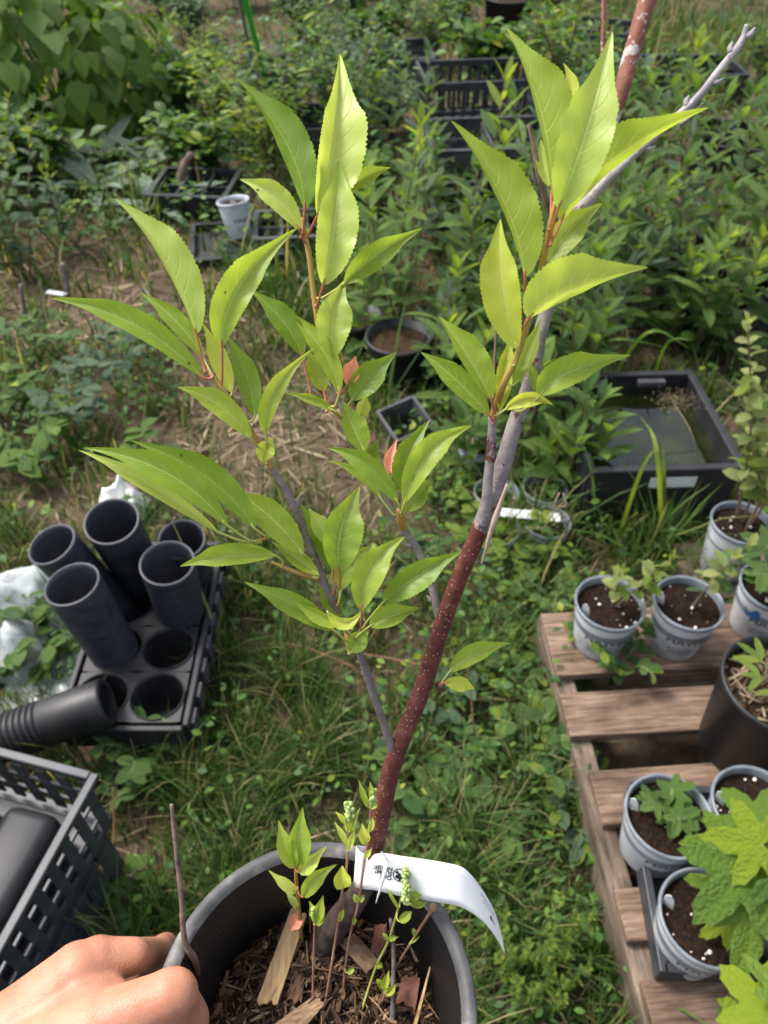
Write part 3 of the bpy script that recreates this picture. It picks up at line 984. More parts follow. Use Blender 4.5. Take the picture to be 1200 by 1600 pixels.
# mixed shrubs filling the far rows
proto = []
for i, (mt, h_, r_, n_, L_, kd, w_, lab, grp) in enumerate([
        ('cloud_green', .46, .24, 620, .055, 'lance', .24, "leafy green nursery shrub", "green shrubs in the far rows"),
        ('cloud_blue', .36, .26, 700, .045, 'oval', .28, "bluish green small leaved shrub", "bluish shrubs in the far rows"),
        ('cloud_lime', .40, .22, 520, .045, 'lance', .28, "yellow green leafy shrub", "lime shrubs in the far rows"),
        ('cloud_green', .28, .26, 560, .07, 'oval', .30, "low broad leaved green shrub", "low shrubs in the far rows")]):
    p_ = cloud_shrub("nursery_shrub", lab, "shrub", (0, 0, 0), grp, M[mt], h_, r_, n_, L_, kd, 500 + i, w_)
    proto.append([p_, False])
FAR = [(300, 60, 1), (470, 60, 1), (550, 50, 1), (630, 45, 0), (700, 40, 3), (330, 130, 2), (520, 170, 1), (600, 130, 1), (270, 190, 3), (350, 220, 2),
       (440, 210, 1), (530, 240, 0), (610, 210, 1), (680, 100, 0), (720, 60, 0), (290, 20, 0), (380, 10, 1), (470, 0, 3), (560, -10, 1), (650, -15, 0), (740, -10, 2), (830, 10, 0),
       (310, 270, 3), (870, 110, 2), (850, 60, 0), (250, 20, 1), (580, 90, 3), (500, 110, 0), (1185, 130, 0), (760, 130, 3),
       (870, 190, 0), (950, 250, 0), (60, 290, 3), (430, 275, 2), (350, -30, 2), (450, -45, 0), (-40, 240, 1), (-120, 330, 0), (1260, 150, 0), (1290, 300, 0),
       (255, 130, 2), (560, 330, 3), (930, -20, 0)]
for i, (px_, py_, k) in enumerate(FAR):
    b_ = G(px_, py_)
    sc_ = rnd.uniform(.75, 1.2)
    root, used = proto[k][:2]
    if not used:
        root.matrix_basis = Matrix.Translation(b_) @ Matrix.Rotation(rnd.uniform(0, 6.28), 4, 'Z') @ Matrix.Scale(sc_, 4)
        proto[k][1] = True
        r2 = root
        proto[k].append(root["label"])
    else:
        r2 = copy_thing(root, b_, rnd.uniform(0, 6.28), sc_)
    r2["label"] = proto[k][2] + " " + beside(b_)
# wilder growth beyond the plot, seen only as a mass
cl = Cloud()
tvx, tfx = leaf_shape('lance', 1.0, .24, .2, .3, 3)
for i in range(9000):
    yy = rng.uniform(6.3, 13); xx = rng.uniform(-.75, .75) * (yy + 2)
    top = .45 + .35 * noise.noise(Vector((xx * 1.1, yy * 1.1, 5)))
    zz = max(.02, top * math.sqrt(rng.random()))
    a2 = rng.uniform(0, 6.283)
    cl.add(tvx, tfx, frame((xx, yy, zz), Vector((math.cos(a2), math.sin(a2), rng.uniform(-.2, .7))), Vector((rng.normal(0, .5), rng.normal(0, .5), 1)), rng.uniform(.08, .17)))
o = link("undergrowth", cl.mesh("undergrowth", M['cloud_green']))
tag(o, "mass of green undergrowth beyond the far nursery rows", "undergrowth", kind="stuff")

# low weeds one can tell apart
LOW = [(840, 1180, .10, 44, .040, 'clover', 3), (890, 1290, .08, 36, .038, 'clover_blue', 3), (640, 1250, .09, 40, .040, 'clover', 5), (760, 1330, .08, 36, .034, 'clover', 5), (690, 1120, .09, 40, .034, 'clover_blue', 5), (560, 960, .09, 40, .032, 'clover', 5), (900, 1120, .08, 40, .03, 'clover', 3),
       (90, 560, .13, 45, .045, 'clover', 0), (185, 610, .16, 60, .04, 'clover_blue', 0), (130, 680, .15, 55, .045, 'clover_blue', 0), (60, 720, .13, 40, .06, 'broad', 1), (230, 560, .11, 40, .04, 'clover', 0),
       (240, 740, .1, 30, .05, 'broad', 1), (20, 640, .12, 40, .06, 'broad', 1), (235, 1190, .085, 50, .034, 'clover', 2), (195, 1240, .06, 26, .028, 'clover', 2),
       (35, 975, .11, 44, .048, 'clover', 2), (75, 1040, .08, 30, .042, 'clover', 2), (15, 1050, .09, 30, .045, 'clover', 2), (110, 1010, .06, 20, .036, 'clover', 2), (880, 1235, .085, 46, .035, 'clover', 3), (905, 1215, .05, 24, .034, 'clover_blue', 3),
        (830, 880, .1, 60, .028, 'lime_oval', 4), (790, 930, .1, 60, .028, 'lime_oval', 4), (850, 960, .1, 60, .026, 'clover', 4),
       (770, 1010, .08, 50, .028, 'clover', 4), (660, 1330, .07, 36, .032, 'clover', 5), (700, 1280, .08, 40, .03, 'clover', 5), (720, 1210, .08, 40, .028, 'clover', 5), (800, 1090, .09, 50, .028, 'clover', 4),
       (1010, 1350, .03, 14, .022, 'clover', 6), (945, 1370, .035, 16, .022, 'clover', 6), (210, 1410, .06, 24, .03, 'broad', 2), (690, 780, .1, 46, .035, 'lime_oval', 4), (640, 900, .09, 40, .03, 'clover', 5), (750, 860, .1, 50, .03, 'lime_oval', 4)]
LOWLAB = ["bushy weed of small rounded leaves growing in the straw", "low weed with broad dark leaves growing in the straw", "leafy weed with oval leaflets beside the black cell tray and crates",
          "weed with rounded grey green leaflets against the pallet edge", "yellow green bushy weed growing beside the small cup pots", "green weed with oval leaflets in the grass behind the held pot", "tiny clover like weed beside the pallet tray"]
LOWGRP = ["bushy weeds in the straw", "broad leaved weeds in the straw", "weeds around the cell tray and crates", "weeds along the pallet edge", "yellow green weeds by the cups", "weeds in the grass behind the held pot", "clover beside the pallet tray"]
for i, (px_, py_, r_, n_, L_, me_, k) in enumerate(LOW):
    z_ = 0.0
    low_plant("weed_plant", LOWLAB[k], "weed", G(px_, py_, z_), r_, n_, L_, [me_], LOWGRP[k], h=r_ * 1.05, seed=700 + i, lime='lime_oval' if k in (3, 4) else None)

low_plant("weed_plant", "leafy weed growing up through the pallet gap before the corner pot", "weed", G(955, 1066, .06), .085, 64, .028, ['clover'], None, h=.13, seed=771, lime='lime_oval')
low_plant("weed_plant", "small weed rising over the pallet corner beside the corner pot", "weed", G(915, 1035, .05), .06, 36, .026, ['clover'], None, h=.11, seed=772, lime='lime_oval')
# feathery goldenrod clump near the pallet foot
for i, (px_, py_, h_) in enumerate([(825, 1500, .20), (868, 1545, .16), (800, 1540, .15), (890, 1500, .13), (775, 1470, .11), (840, 1590, .14)]):
    upright_plant("goldenrod", "feathery yellow green goldenrod stalk with fine leaves near the pallet", "weed", G(px_, py_), h_, 4, 26, .018, ['tip', 'willow'], 'lime_oval', "goldenrod stalks by the pallet",
                  stem_mat='stem_green', seed=800 + i, spread=.025, r0=.0016, elev=.6, tipn=8)
# rusty dry stems in the weeds
for i, pts in enumerate([[(742, 1190, .0), (738, 1110, .12), (730, 1040, .22)], [(760, 1065, .02), (640, 1035, .07), (560, 1020, .05)], [(560, 1045, .03), (470, 1010, .05), (395, 1005, .03)], [(175, 1370, 0.0), (178, 1290, .04), (176, 1230, .09)]]):
    mbs = MB()
    tube(mbs, [G(*q) for q in pts], [.0022, .0018, .0010], 12, 6)
    tag(part("dry_stalk", mbs, M['stem_rust']), ["upright rusty dry stem standing in the weeds behind the trunk", "reddish dry stem lying across the weeds behind the trunk", "thin reddish runner lying over the grass", "pale dry stalk standing beside the crate stack"][i], "stem")

# ------------------------------------------------------------------ writing
def text_polys(body, size, bold=0.0):
    cu = bpy.data.curves.new("lettering_curve", 'FONT')
    cu.body = body
    cu.size = size
    cu.offset = bold
    cu.resolution_u = 3
    cu.space_line = 0.82
    ob = bpy.data.objects.new("lettering_curve", cu)
    COL.objects.link(ob)
    dg = bpy.context.evaluated_depsgraph_get()
    me = bpy.data.meshes.new_from_object(ob.evaluated_get(dg))
    vs = [Vector(v.co) for v in me.vertices]
    fs = [tuple(p.vertices) for p in me.polygons]
    bpy.data.objects.remove(ob)
    bpy.data.meshes.remove(me)
    bpy.data.curves.remove(cu)
    return vs, fs


# ------------------------------------------------------------------ small white pots
TEXTS = {}
M['tube_rim'] = plain('worn_tube_rim', (.035, .037, .045), .4, .5)
M['ink_print'] = plain('faded_black_print', (.05, .055, .055), .6)


def re_short(l):
    return ' '.join(l.split()[:8])


def white_pot(base, tilt=(0, 0), az=0.0, R=.065, h=.125, label="", group=None, text="HAWN", text2="I A", tagaz=None, lean=None, rimmat='grey_rim', soil_drop=.016, seed=0, writing=True):
    base = Vector(base)
    t = thing("white_pot", label, "pot", base, group)
    A = Matrix.Translation(base) @ Matrix.Rotation(tilt[0], 4, 'X') @ Matrix.Rotation(tilt[1], 4, 'Y') @ Matrix.Rotation(az, 4, 'Z')
    rb = R * .74
    mb = MB()
    lathe(mb, [(0.001, 0.001), (rb * .96, 0.001), (rb, .004), (R * .955, h - .012), (R * .955, h - .006)], A)
    part("pot_wall", mb, M['white_plastic'], t)
    mb = MB()
    lathe(mb, [(R * .953, h - .011), (R * 1.0, h - .009), (R * 1.02, h - .004), (R * 1.0, h + .0005), (R * .96, h + .0005), (R * .928, h - .004), (R * .90, h - .05)], A)
    part("rim", mb, M[rimmat], t)
    mb = MB()
    disc(mb, R * .925, h - soil_drop, A, 36, 9, .007, seed=seed)
    s_ = part("soil", mb, M['potting'], t)
    R_ = random.Random(seed + 5)
    mb = MB()
    for k in range(15):
        a, r = R_.uniform(0, 6.28), R * .86 * math.sqrt(R_.random())
        q = R_.choice([.0010, .0013, .0016, .0022, .0034])
        bm = bmesh.new()
        bmesh.ops.create_icosphere(bm, subdivisions=1, radius=q)
        c = Vector((r * math.cos(a), r * math.sin(a), h - soil_drop + .0035))
        mb.add([A @ (v.co * R_.uniform(.8, 1.2) + c) for v in bm.verts], [tuple(v.index for v in f.verts) for f in bm.faces])
        bm.free()
    p_ = part("perlite", mb, M['perlite'], s_)
    p_["kind"] = "stuff"
    if writing:
        for (tx, sz, a0, zc, mt, bold) in ((text, .026, -2.35, .062, 'ink_print', .0003), (text2, .019, -1.15, .056, 'ink_print', .0003)):
            if (tx, sz) not in TEXTS: TEXTS[(tx, sz)] = text_polys(tx, sz, bold)
            vs, fs = TEXTS[(tx, sz)]
            out = []
            for v in vs:
                z = zc + v.y
                rr = rb + (R * .955 - rb) * (z - .004) / (h - .016) + .0009
                a = a0 + v.x / rr
                out.append(A @ Vector((rr * math.cos(a), rr * math.sin(a), z)))
            part("lettering", MB().add(out, fs), M[mt], t, False)
        mb = MB()
        for j, z in enumerate((.044, .037, .030)):
            for (a0, a1) in ((-2.2, -1.35), (-1.05, -.5)):
                vs = []
                for k in range(9):
                    a = a0 + (a1 - a0) * k / 8
                    for zz in (z, z + .0022):
                        rr = rb + (R * .955 - rb) * (zz - .004) / (h - .016) + .0008
                        vs.append(A @ Vector((rr * math.cos(a), rr * math.sin(a), zz)))
                mb.add(vs, [(2 * k, 2 * k + 2, 2 * k + 3, 2 * k + 1) for k in range(8)])
        part("printed_lines", mb, M['ink_grey'], t, False)
    if tagaz is not None:
        a = tagaz
        c = A @ Vector((R * .74 * math.cos(a), R * .74 * math.sin(a), h - .03))
        top = A @ Vector((R * .84 * math.cos(a), R * .84 * math.sin(a), h + .016))
        sd_ = Vector((.80, -.60, 0)) * .0075
        nr = Vector((-.6, -.8, .1)) * .0006
        mb = MB()
        vs = []
        for q, w in ((0, 1), (.6, 1), (.85, .8), (1, .25)):
            p = c.lerp(top, q)
            vs += [p - sd_ * w + nr, p + sd_ * w + nr, p + sd_ * w - nr, p - sd_ * w - nr]
        fs = []
        for k in range(3):
            for j in range(4):
                fs.append((k * 4 + j, k * 4 + (j + 1) % 4, k * 4 + 4 + (j + 1) % 4, k * 4 + 4 + j))
        fs.append((12, 13, 14, 15))
        mb.add(vs, fs)
        tg = part("plant_tag", mb, M['tag_white'], None, False)
        tag(tg, "small white plant tag stuck in the " + re_short(label), "plant tag")
    return t, A


# ------------------------------------------------------------------ the pallet with its boards
PA = math.radians(4.0)
PO = Vector((.372, .24, .0))
def pal(u, v, z):               # pallet frame: u along the boards, v away from the viewer
    return PO + rotz(PA) @ Vector((u, v, z))


pallet = thing("wooden_pallet", "weathered wooden pallet with gaps carrying pots and a black tray", "pallet", PO)
for i, (v0, v1, u0) in enumerate([(-.30, -.18, .0), (-.06, .075, .004), (.125, .20, .0), (.30, .395, .012), (.455, .545, -.004), (.585, .735, .0)]):
    mb = MB()
    box(mb, (0, 0, 0), (1.10, v1 - v0, .019), None, .003)
    me = mb.mesh("plank", M['pallet_wood'], False)
    link("plank", me, pallet, Matrix.Translation(pal(u0 + .55, (v0 + v1) / 2, .1205 + .0012 * (i % 3))) @ rotz(PA).to_4x4() @ Matrix.Rotation(rnd.gauss(0, .004), 4, 'Z'))
for i, u_ in enumerate((.021, .53, 1.07)):
    mb = MB()
    box(mb, (0, 0, 0), (.038, 1.06, .095), None, .003)
    me = mb.mesh("stringer", M['stringer_wood'], False)
    link("stringer", me, pallet, Matrix.Translation(pal(u_ - .002, .215, .0625)) @ rotz(PA).to_4x4())
for i, v_0 in enumerate((-.2, .3, .66)):
    mb = MB()
    box(mb, (0, 0, 0), (1.10, .09, .016), None, .002)
    link("bottom_board", mb.mesh("bottom_board", M['pallet_wood'], False), pallet, Matrix.Translation(pal(.55, v_0, .0075)) @ rotz(PA).to_4x4())

ZT = .1315
# open black tray standing on the boards
tl = G(982, 1228, .175); bl = G(1032, 1518, .175)
tr_dir = (tl - bl).normalized(); tr_dir.z = 0
ax = Vector((tr_dir.y, -tr_dir.x, 0))
TC = (tl + bl) / 2
TLn = (tl - bl).length
tray = thing("shallow_tray", "shallow open black tray holding white pots on the pallet", "tray", (TC.x + .17, TC.y, ZT))
Rt = Matrix((( ax.x, tr_dir.x, 0), (ax.y, tr_dir.y, 0), (0, 0, 1)))
mb = MB()
TW = .36
cx_ = Vector((TC.x, TC.y, 0)) + ax * (TW / 2)
box(mb, (cx_.x, cx_.y, ZT + .0025), (TW - .004, TLn - .004, .005), Rt)
part("base", mb, M['black_tray'], tray, False)
for (uu, vv, sx, sy) in ((-TW / 2 + .003, 0, .006, TLn), (TW / 2 - .003, 0, .006, TLn), (0, TLn / 2 - .003, TW - .0125, .006), (0, -TLn / 2 + .003, TW - .0125, .006)):
    mb = MB()
    c = cx_ + ax * uu + tr_dir * vv
    box(mb, (c.x, c.y, ZT + .027), (sx, sy, .044), Rt, .001)
    box(mb, (c.x, c.y, ZT + .051), (sx + .006, sy + .006, .006), Rt, .0015)
    part("side", mb, M['crate'], tray, False)

POTS = [(.427, .498, ZT + .0055, "white pot of dark soil with a small lobed seedling in the pallet tray", 2.7, 11, (0, 0)),
        (.562, .512, ZT + .0055, "white pot with bare soil and tag behind the lobed leaves in the pallet tray", 3.0, 12, (0, 0)),
        (.443, .357, ZT + .0055, "white pot of reddish soil below the lobed leaves in the pallet tray", 2.75, 13, (0, 0)),
        (.592, .372, ZT + .0055, "white pot hidden under the lobed currant leaves in the pallet tray", None, 14, (0, 0)),
        (.424, .905, ZT, "white pot at the pallet corner with a pale seedling and tag", 3.6, 15, (0, 0)),
        (.572, .905, ZT, "white printed pot beside the big black pot holding a pale leggy seedling", 2.9, 16, (0, 0)),
        (.773, 1.165, .055, "tall white pot behind the pallet carrying the variegated shrub", None, 17, (0, 0)),
        (.748, .945, ZT, "white pot with blue mark behind the big black pot", None, 18, (0, 0))]
POTA = []
for (x_, y_, z_, lab, ta, sd_, ti) in POTS:
    t, A = white_pot((x_, y_, z_), ti, 0.12 * (sd_ % 3 - 1), R=.065, h=.125 if y_ < 1 else .15, label=lab, tagaz=ta, seed=sd_, soil_drop=.018)
    POTA.append((t, A))
# blue mark on one pot
t, A = POTA[7]
mb = MB()
vs = []
for k in range(7):
    a = -2.6 + .5 * k / 6
    for z in (.075, .094 - .010 * math.sin(k)):
        rr = .0481 + (.0621 - .0481) * (z - .004) / .109 + .0012
        vs.append(A @ Vector((rr * math.cos(a), rr * math.sin(a), z)))
mb.add(vs, [(2 * k, 2 * k + 2, 2 * k + 3, 2 * k + 1) for k in range(6)])
part("blue_mark", mb, M['ink_blue'], t, False)
# block under the pot behind the pallet so that it stands on something real
mb = MB(); box(mb, (.85, 1.17, .0245), (.34, .17, .055), rotz(PA), .004)
tag(part("wooden_block", mb, M['stringer_wood'], None, False), "low wooden block under the pots behind the pallet", "block")
t, A = white_pot((.925, 1.17, .055), (0, 0), .3, h=.15, label="white pot at the end of the wooden block behind the pallet", seed=19)

# seedlings in the white pots
def seedling(pot, h, stems, per, L, meshes, lab, seed, z, tip=None, lean=.15, elev=.3, nlow=.35):
    return upright_plant("seedling", lab, "seedling", (pot[0] + .006, pot[1] + .004, z), h, stems, per, L, meshes, tip, None, 'stem_brown', lean, .012, elev, r0=.0022, nlow=nlow, seed=seed)


low_plant("seedling", "small seedling with crinkled lobed leaves in a tray pot", "seedling", (.43, .505, ZT + .112), .04, 12, .034, ['lobed_dark'], None, h=.03, seed=21)
seedling((.424, .905), .15, 2, 13, .036, ['varieg', 'varieg', 'lime_oval'], "pale yellow green seedling with small oval leaves in the corner pot", 22, ZT + .105, 'tip')
seedling((.572, .905), .17, 2, 10, .040, ['varieg', 'clover'], "leggy pale seedling with sparse leaves in the printed pot", 23, ZT + .105, None, .2)
upright_plant("variegated_shrub", "tall cream and green variegated shrub in the white pot behind the pallet", "shrub", (.785, 1.17, .18), .46, 4, 42, .042, ['varieg', 'varieg', 'lime_oval'], 'varieg', None, 'stem_brown', .12, .05, .25, r0=.0035, seed=24, nlow=.25)
upright_plant("variegated_shrub", "second variegated shrub with pale leaves at the end of the wooden block", "shrub", (.925, 1.17, .18), .36, 3, 40, .042, ['varieg', 'varieg', 'lime_oval'], 'varieg', None, 'stem_brown', .12, .05, .25, r0=.0035, seed=25, nlow=.2)
low_plant("seedling", "low seedling with broad toothed leaves in the blue marked pot", "seedling", (.752, .95, ZT + .112), .085, 10, .06, ['lobed_dark', 'broad'], None, h=.06, seed=26)

# big black pot on the pallet
bp = Vector((.640, .683, ZT))
t = thing("black_nursery_pot", "big black nursery pot of sticks and lime leaves standing on the pallet", "pot", bp)
A = Matrix.Translation(bp)
mb = MB()
lathe(mb, [(.001, .001), (.073, .001), (.077, .005), (.091, .182), (.0945, .184), (.0955, .192), (.0945, .199), (.0905, .199), (.088, .18), (.075, .02), (.001, .018)], A, 56)
part("pot_wall", mb, M['black_pot'], t)
mb = MB(); disc(mb, .0885, .160, A, 40, 9, .014, seed=3)
part("soil", mb, M['mulch_soil'], t)
mb = MB()
R_ = random.Random(77)
for k in range(150):
    a, r = R_.uniform(0, 6.28), .078 * math.sqrt(R_.random())
    c = bp + Vector((r * math.cos(a), r * math.sin(a), .163 + R_.uniform(0, .016)))
    d = Vector((R_.gauss(0, 1), R_.gauss(0, 1), R_.gauss(0, .25))).normalized() * R_.uniform(.006, .02)
    w = R_.uniform(.001, .0026)
    tube(mb, [c - d, c + d], [w, w * .8], 1, 5)
o = part("straw_mulch", mb, M['straw'], t, False); o["kind"] = "stuff"
t2 = thing("lime_seedling", "young lime green leafy shoot growing in the big black pot", "seedling", bp + Vector((.0, 0, .165)))
mb = MB()
R_ = random.Random(5)
for k in range(7):
    a = 2.2 + k * .75 + R_.uniform(-.3, .3)
    p0 = bp + Vector((.005, -.005, .160))
    p1 = p0 + Vector((math.cos(a) * .05, math.sin(a) * .05, .05 + .012 * k))
    tube(mb, [p0, p0.lerp(p1, .5) + Vector((0, 0, .014)), p1], [.0016, .0012, .0008], 8, 5)
    for s_ in (-1, 0, 1):
        yd = Vector((math.cos(a + s_ * .8), math.sin(a + s_ * .8), .15))
        link("leaf", LM['tip'], t2, frame(p1, yd, Vector((0, 0, 1)), R_.uniform(.035, .052)))
part("stem", mb, M['stem_green'], t2)

# currant with lobed leaves in the front tray pot; a second one at the frame's corner
def currant(label, base, leaves, seed):
    base = Vector(base)
    t = thing("currant_bush", label, "currant", base)
    mb = MB()
    for (px_, py_, z_, L_, az_, tilt_, me_) in leaves:
        p = G(px_, py_, z_)
        yd = Vector((math.sin(az_), math.cos(az_), -.28))
        nr = Vector((-.15 + tilt_, -.45, 1))
        link("leaf", LM[me_], t, frame(p, yd, nr, L_))
        tube(mb, [base - Vector((0, 0, .01)), base.lerp(p, .5) + Vector((0, 0, .02)), p], [.0024, .0018, .0011], 8, 6)
    part("stem", mb, M['petiole_green'], t)
    return t


currant("leafy currant with bright lobed toothed leaves spreading over the pallet tray", (.592, .372, ZT + .108), [
    (1185, 1285, .35, .075, -.35, .1, 'lobed'), (1190, 1320, .40, .075, -1.30, 0, 'lobed_lime'), (1140, 1325, .33, .066, -1.35, -.2, 'lobed'), (1166, 1355, .37, .100, -2.25, -.1, 'lobed'),
    (1178, 1415, .33, .090, -2.75, .1, 'lobed'), (1205, 1370, .38, .080, 1.9, .2, 'lobed'), (1128, 1385, .30, .058, -2.3, -.2, 'lobed'), (1135, 1440, .28, .042, -2.0, .1, 'lobed_lime'), (1225, 1420, .33, .08, 2.4, .2, 'lobed')], 1)
# small pot and second currant standing on the front board
t, A = white_pot((.51, .195, ZT + .001), (0, 0), .2, label="white pot under the second currant at the pallet front board", seed=31)
currant("second currant with bright toothed leaves above the pallet front board", (.51, .195, ZT + .11), [
    (1200, 1582, .34, .072, -.55, 0, 'lobed_lime'), (1195, 1612, .30, .070, -1.9, 0, 'lobed_lime'), (1225, 1560, .36, .07, .4, .1, 'lobed'), (1240, 1610, .32, .07, 2.2, .1, 'lobed'), (1175, 1635, .28, .06, -1.6, -.1, 'lobed')], 2)

# ------------------------------------------------------------------ the tub of water
c0, c1, c2, c3 = G(905, 748, .2), G(1152, 727, .2), G(1088, 572, .2), G(884, 594, .2)
ctr = (c0 + c1 + c2 + c3) / 4
ang = math.radians(2.5)
Wd, Dp = (c1 - c0).length * .98, ((c2 + c3) / 2 - (c0 + c1) / 2).length
tub = thing("water_tub", "black rectangular plastic tub filled with dark green water", "tub", (ctr.x, ctr.y, 0))
Rz = rotz(ang)
def tubp(u, v, z): return Vector((ctr.x, ctr.y, 0)) + Rz @ Vector((u, v, z))
mb = MB(); b_ = tubp(0, 0, .004); box(mb, b_, (Wd - .05, Dp - .05, .008), Rz); part("base", mb, M['black_tray'], tub, False)
for (u, v, sx, sy) in ((0, -Dp / 2 + .01, Wd - .02, .012), (0, Dp / 2 - .01, Wd - .02, .012), (-Wd / 2 + .01, 0, .012, Dp - .034), (Wd / 2 - .01, 0, .012, Dp - .034)):
    mb = MB()
    box(mb, tubp(u, v, .1), (sx, sy, .2), Rz, .002)
    part("wall", mb, M['black_tray'], tub, False)
    mb = MB()
    big = sx > sy
    box(mb, tubp(u, v, .2), (sx + .014 if big else .020, .020 if big else sy - .003, .012), Rz, .003)
    part("rim", mb, M['black_tray'], tub, False)
for u in (-.09, .07):
    mb = MB(); box(mb, tubp(u, Dp / 2 - .026, .186), (.075, .024, .018), Rz, .004); part("lug", mb, M['grey_tray'], tub, False)
m, nt, bs = nmat("pond_water")
nt.links.new(ramp(nt, noise_node(nt, 9, 4, coords(nt)).outputs[0], [(.35, (.004, .006, .0015)), (.7, (.022, .028, .006))]), bs.inputs["Base Color"])
bs.inputs["Roughness"].default_value = .03
bs.inputs["Specular IOR Level"].default_value = .5
nb = noise_node(nt, 14, 2, coords(nt)); bump(nt, bs, nb.outputs[0], .05, .004)
mb = MB()
q = [tubp(sx * (Wd / 2 - .016), sy * (Dp / 2 - .016), .150) for sx, sy in ((-1, -1), (1, -1), (1, 1), (-1, 1))]
mb.add(q, [(0, 1, 2, 3)]); part("water", mb, m, tub, False)
mb = MB(); box(mb, tubp(.02, -Dp / 2 + .002, .165), (.11, .004, .03), Rz, .001); part("paper_label", mb, M['tag_white'], tub, False)
# dry seed head leaning over the tub
t = thing("dry_seed_plume", "fluffy tan dry grass seed head hanging over the water tub", "seed head", G(1100, 800, 0))
mb = MB()
tip = G(1050, 625, .27)
tube(mb, [G(1100, 800, 0), G(1085, 690, .24), tip], [.0016, .0012, .0008], 12, 5)
R_ = random.Random(9)
for k in range(260):
    c = tip + Vector((R_.gauss(.012, .026), R_.gauss(0, .016), R_.gauss(0, .011)))
    d = Vector((R_.gauss(0, 1), R_.gauss(0, 1), R_.gauss(.3, 1))).normalized() * R_.uniform(.004, .011)
    tube(mb, [c, c + d], [.0007, .0003], 1, 3)
part("plume", mb, M['straw'], t, False)
for (px_, py_, z_) in ((0, 0, 0),):
    # broad arching grass blades in front of the tub
    for i, (bx, by, mx_, my_, mz, tx, ty, tz, wv) in enumerate([(1035, 850, 1025, 700, .30, 1000, 650, .22, .006), (960, 860, 1000, 740, .26, 1030, 690, .33, .005), (1040, 830, 1037, 740, .2, 1036, 685, .28, .0065),
                                                            (930, 830, 925, 740, .2, 905, 680, .26, .004), (940, 620, 1010, 520, .30, 1080, 545, .24, .005), (1010, 640, 1040, 540, .25, 1085, 530, .3, .004), (900, 560, 960, 530, .3, 1050, 545, .2, .004)]):
        pth = catmull([G(bx, by, 0), G(mx_, my_, mz), G(tx, ty, tz)], 14)
        mb = MB(); vs = []
        for k, p in enumerate(pth):
            d = (pth[min(k + 1, 14)] - pth[max(k - 1, 0)]).normalized()
            sdv = d.cross(Vector((0, -.6, .8))).normalized() * wv * (1 - (k / 14) ** 2.2) + Vector((.0002, 0, 0))
            vs += [p - sdv, p + Vector((0, 0, -wv * .3)), p + sdv]
        fs = []
        for k in range(14): fs += [(3 * k, 3 * k + 1, 3 * k + 4, 3 * k + 3), (3 * k + 1, 3 * k + 2, 3 * k + 5, 3 * k + 4)]
        mb.add(vs, fs)
        tag(part("grass_blade", mb, M['bg_leaf_lime'] if i < 3 else M['heart_leaf']), "broad green grass blade arching at the water tub", "grass blade", "broad grass blades at the tub")

# ------------------------------------------------------------------ small clear cups in the grass, sticks cup, dark pots
for i, (px_, py_) in enumerate([(852, 762), (856, 815), (776, 768), (776, 825)]):
    b_ = G(px_, py_, .09)
    white_pot((b_.x, b_.y, .0), (0, 0), i, R=.055, h=.09, label="small grey rimmed cup of soil sunk in the grass by the cherry weeds", group="cups sunk in the grass", seed=40 + i, writing=False, soil_drop=.03)
mb = MB(); a_, b_ = G(778, 800, .105), G(875, 808, .105)
box(mb, (a_ + b_) / 2, ((b_ - a_).length, .028, .0012), rotz(math.atan2((b_ - a_).y, (b_ - a_).x)), 0)
t = tag(part("plant_marker", mb, M['tag_white'], None, False), "white plastic plant marker lying across the sunken cups", "marker")
mb = MB()
for k in range(9):
    p = a_.lerp(b_, .15 + .07 * k) + Vector((0, 0, .0012))
    box(mb, p, (.0010, .005 + .004 * (k % 3), .0006), rotz(.5 * (k % 4) - .7))
part("handwriting", mb, M['ink_grey'], t, False)
t = thing("dead_seedling", "bleached dead seedling standing in a sunken cup", "seedling", G(868, 812, .06))
mb = MB()
tube(mb, [G(866, 815, .06), G(866, 790, .12), G(874, 770, .16)], [.004, .003, .0015], 8, 6)
tube(mb, [G(866, 790, .12), G(884, 790, .13), G(880, 770, .16)], [.002, .002, .0012], 8, 5)
part("stem", mb, M['pale_wood'], t)
b_ = G(748, 690, .10)
white_pot((b_.x, b_.y, 0), (0, 0), 0, R=.055, h=.10, label="cup of dry sticks standing among the saplings", seed=50, writing=False, soil_drop=.03)
t = thing("stick_bundle", "short pale sticks standing in the cup among the saplings", "sticks", (b_.x, b_.y, .075))
for k in range(8):
    mb = MB()
    a = k * 2.4
    p = Vector((b_.x + .025 * math.cos(a), b_.y + .025 * math.sin(a), .068))
    tube(mb, [p, p + Vector((.012 * math.cos(a * 2), .012 * math.sin(a * 2), .045 + .01 * (k % 3)))], [.004, .0035], 2, 6)
    part("stick", mb, M['pale_wood'], t)


def black_pot(b, R, h, label, group=None, seed=0):
    b = Vector(b)
    t = thing("black_pot", label, "pot", b, group)
    A = Matrix.Translation(b)
    mb = MB()
    lathe(mb, [(.001, .001), (R * .8, .001), (R * .82, .005), (R * .96, h - .014), (R, h - .012), (R, h), (R * .93, h), (R * .8, .02), (.001, .018)], A, 36)
    part("pot_wall", mb, M['black_pot'], t)
    mb = MB(); disc(mb, R * .915, h - .025, A, 30, 6, .008, seed=seed); part("soil", mb, M['mulch_soil'], t)
    return t


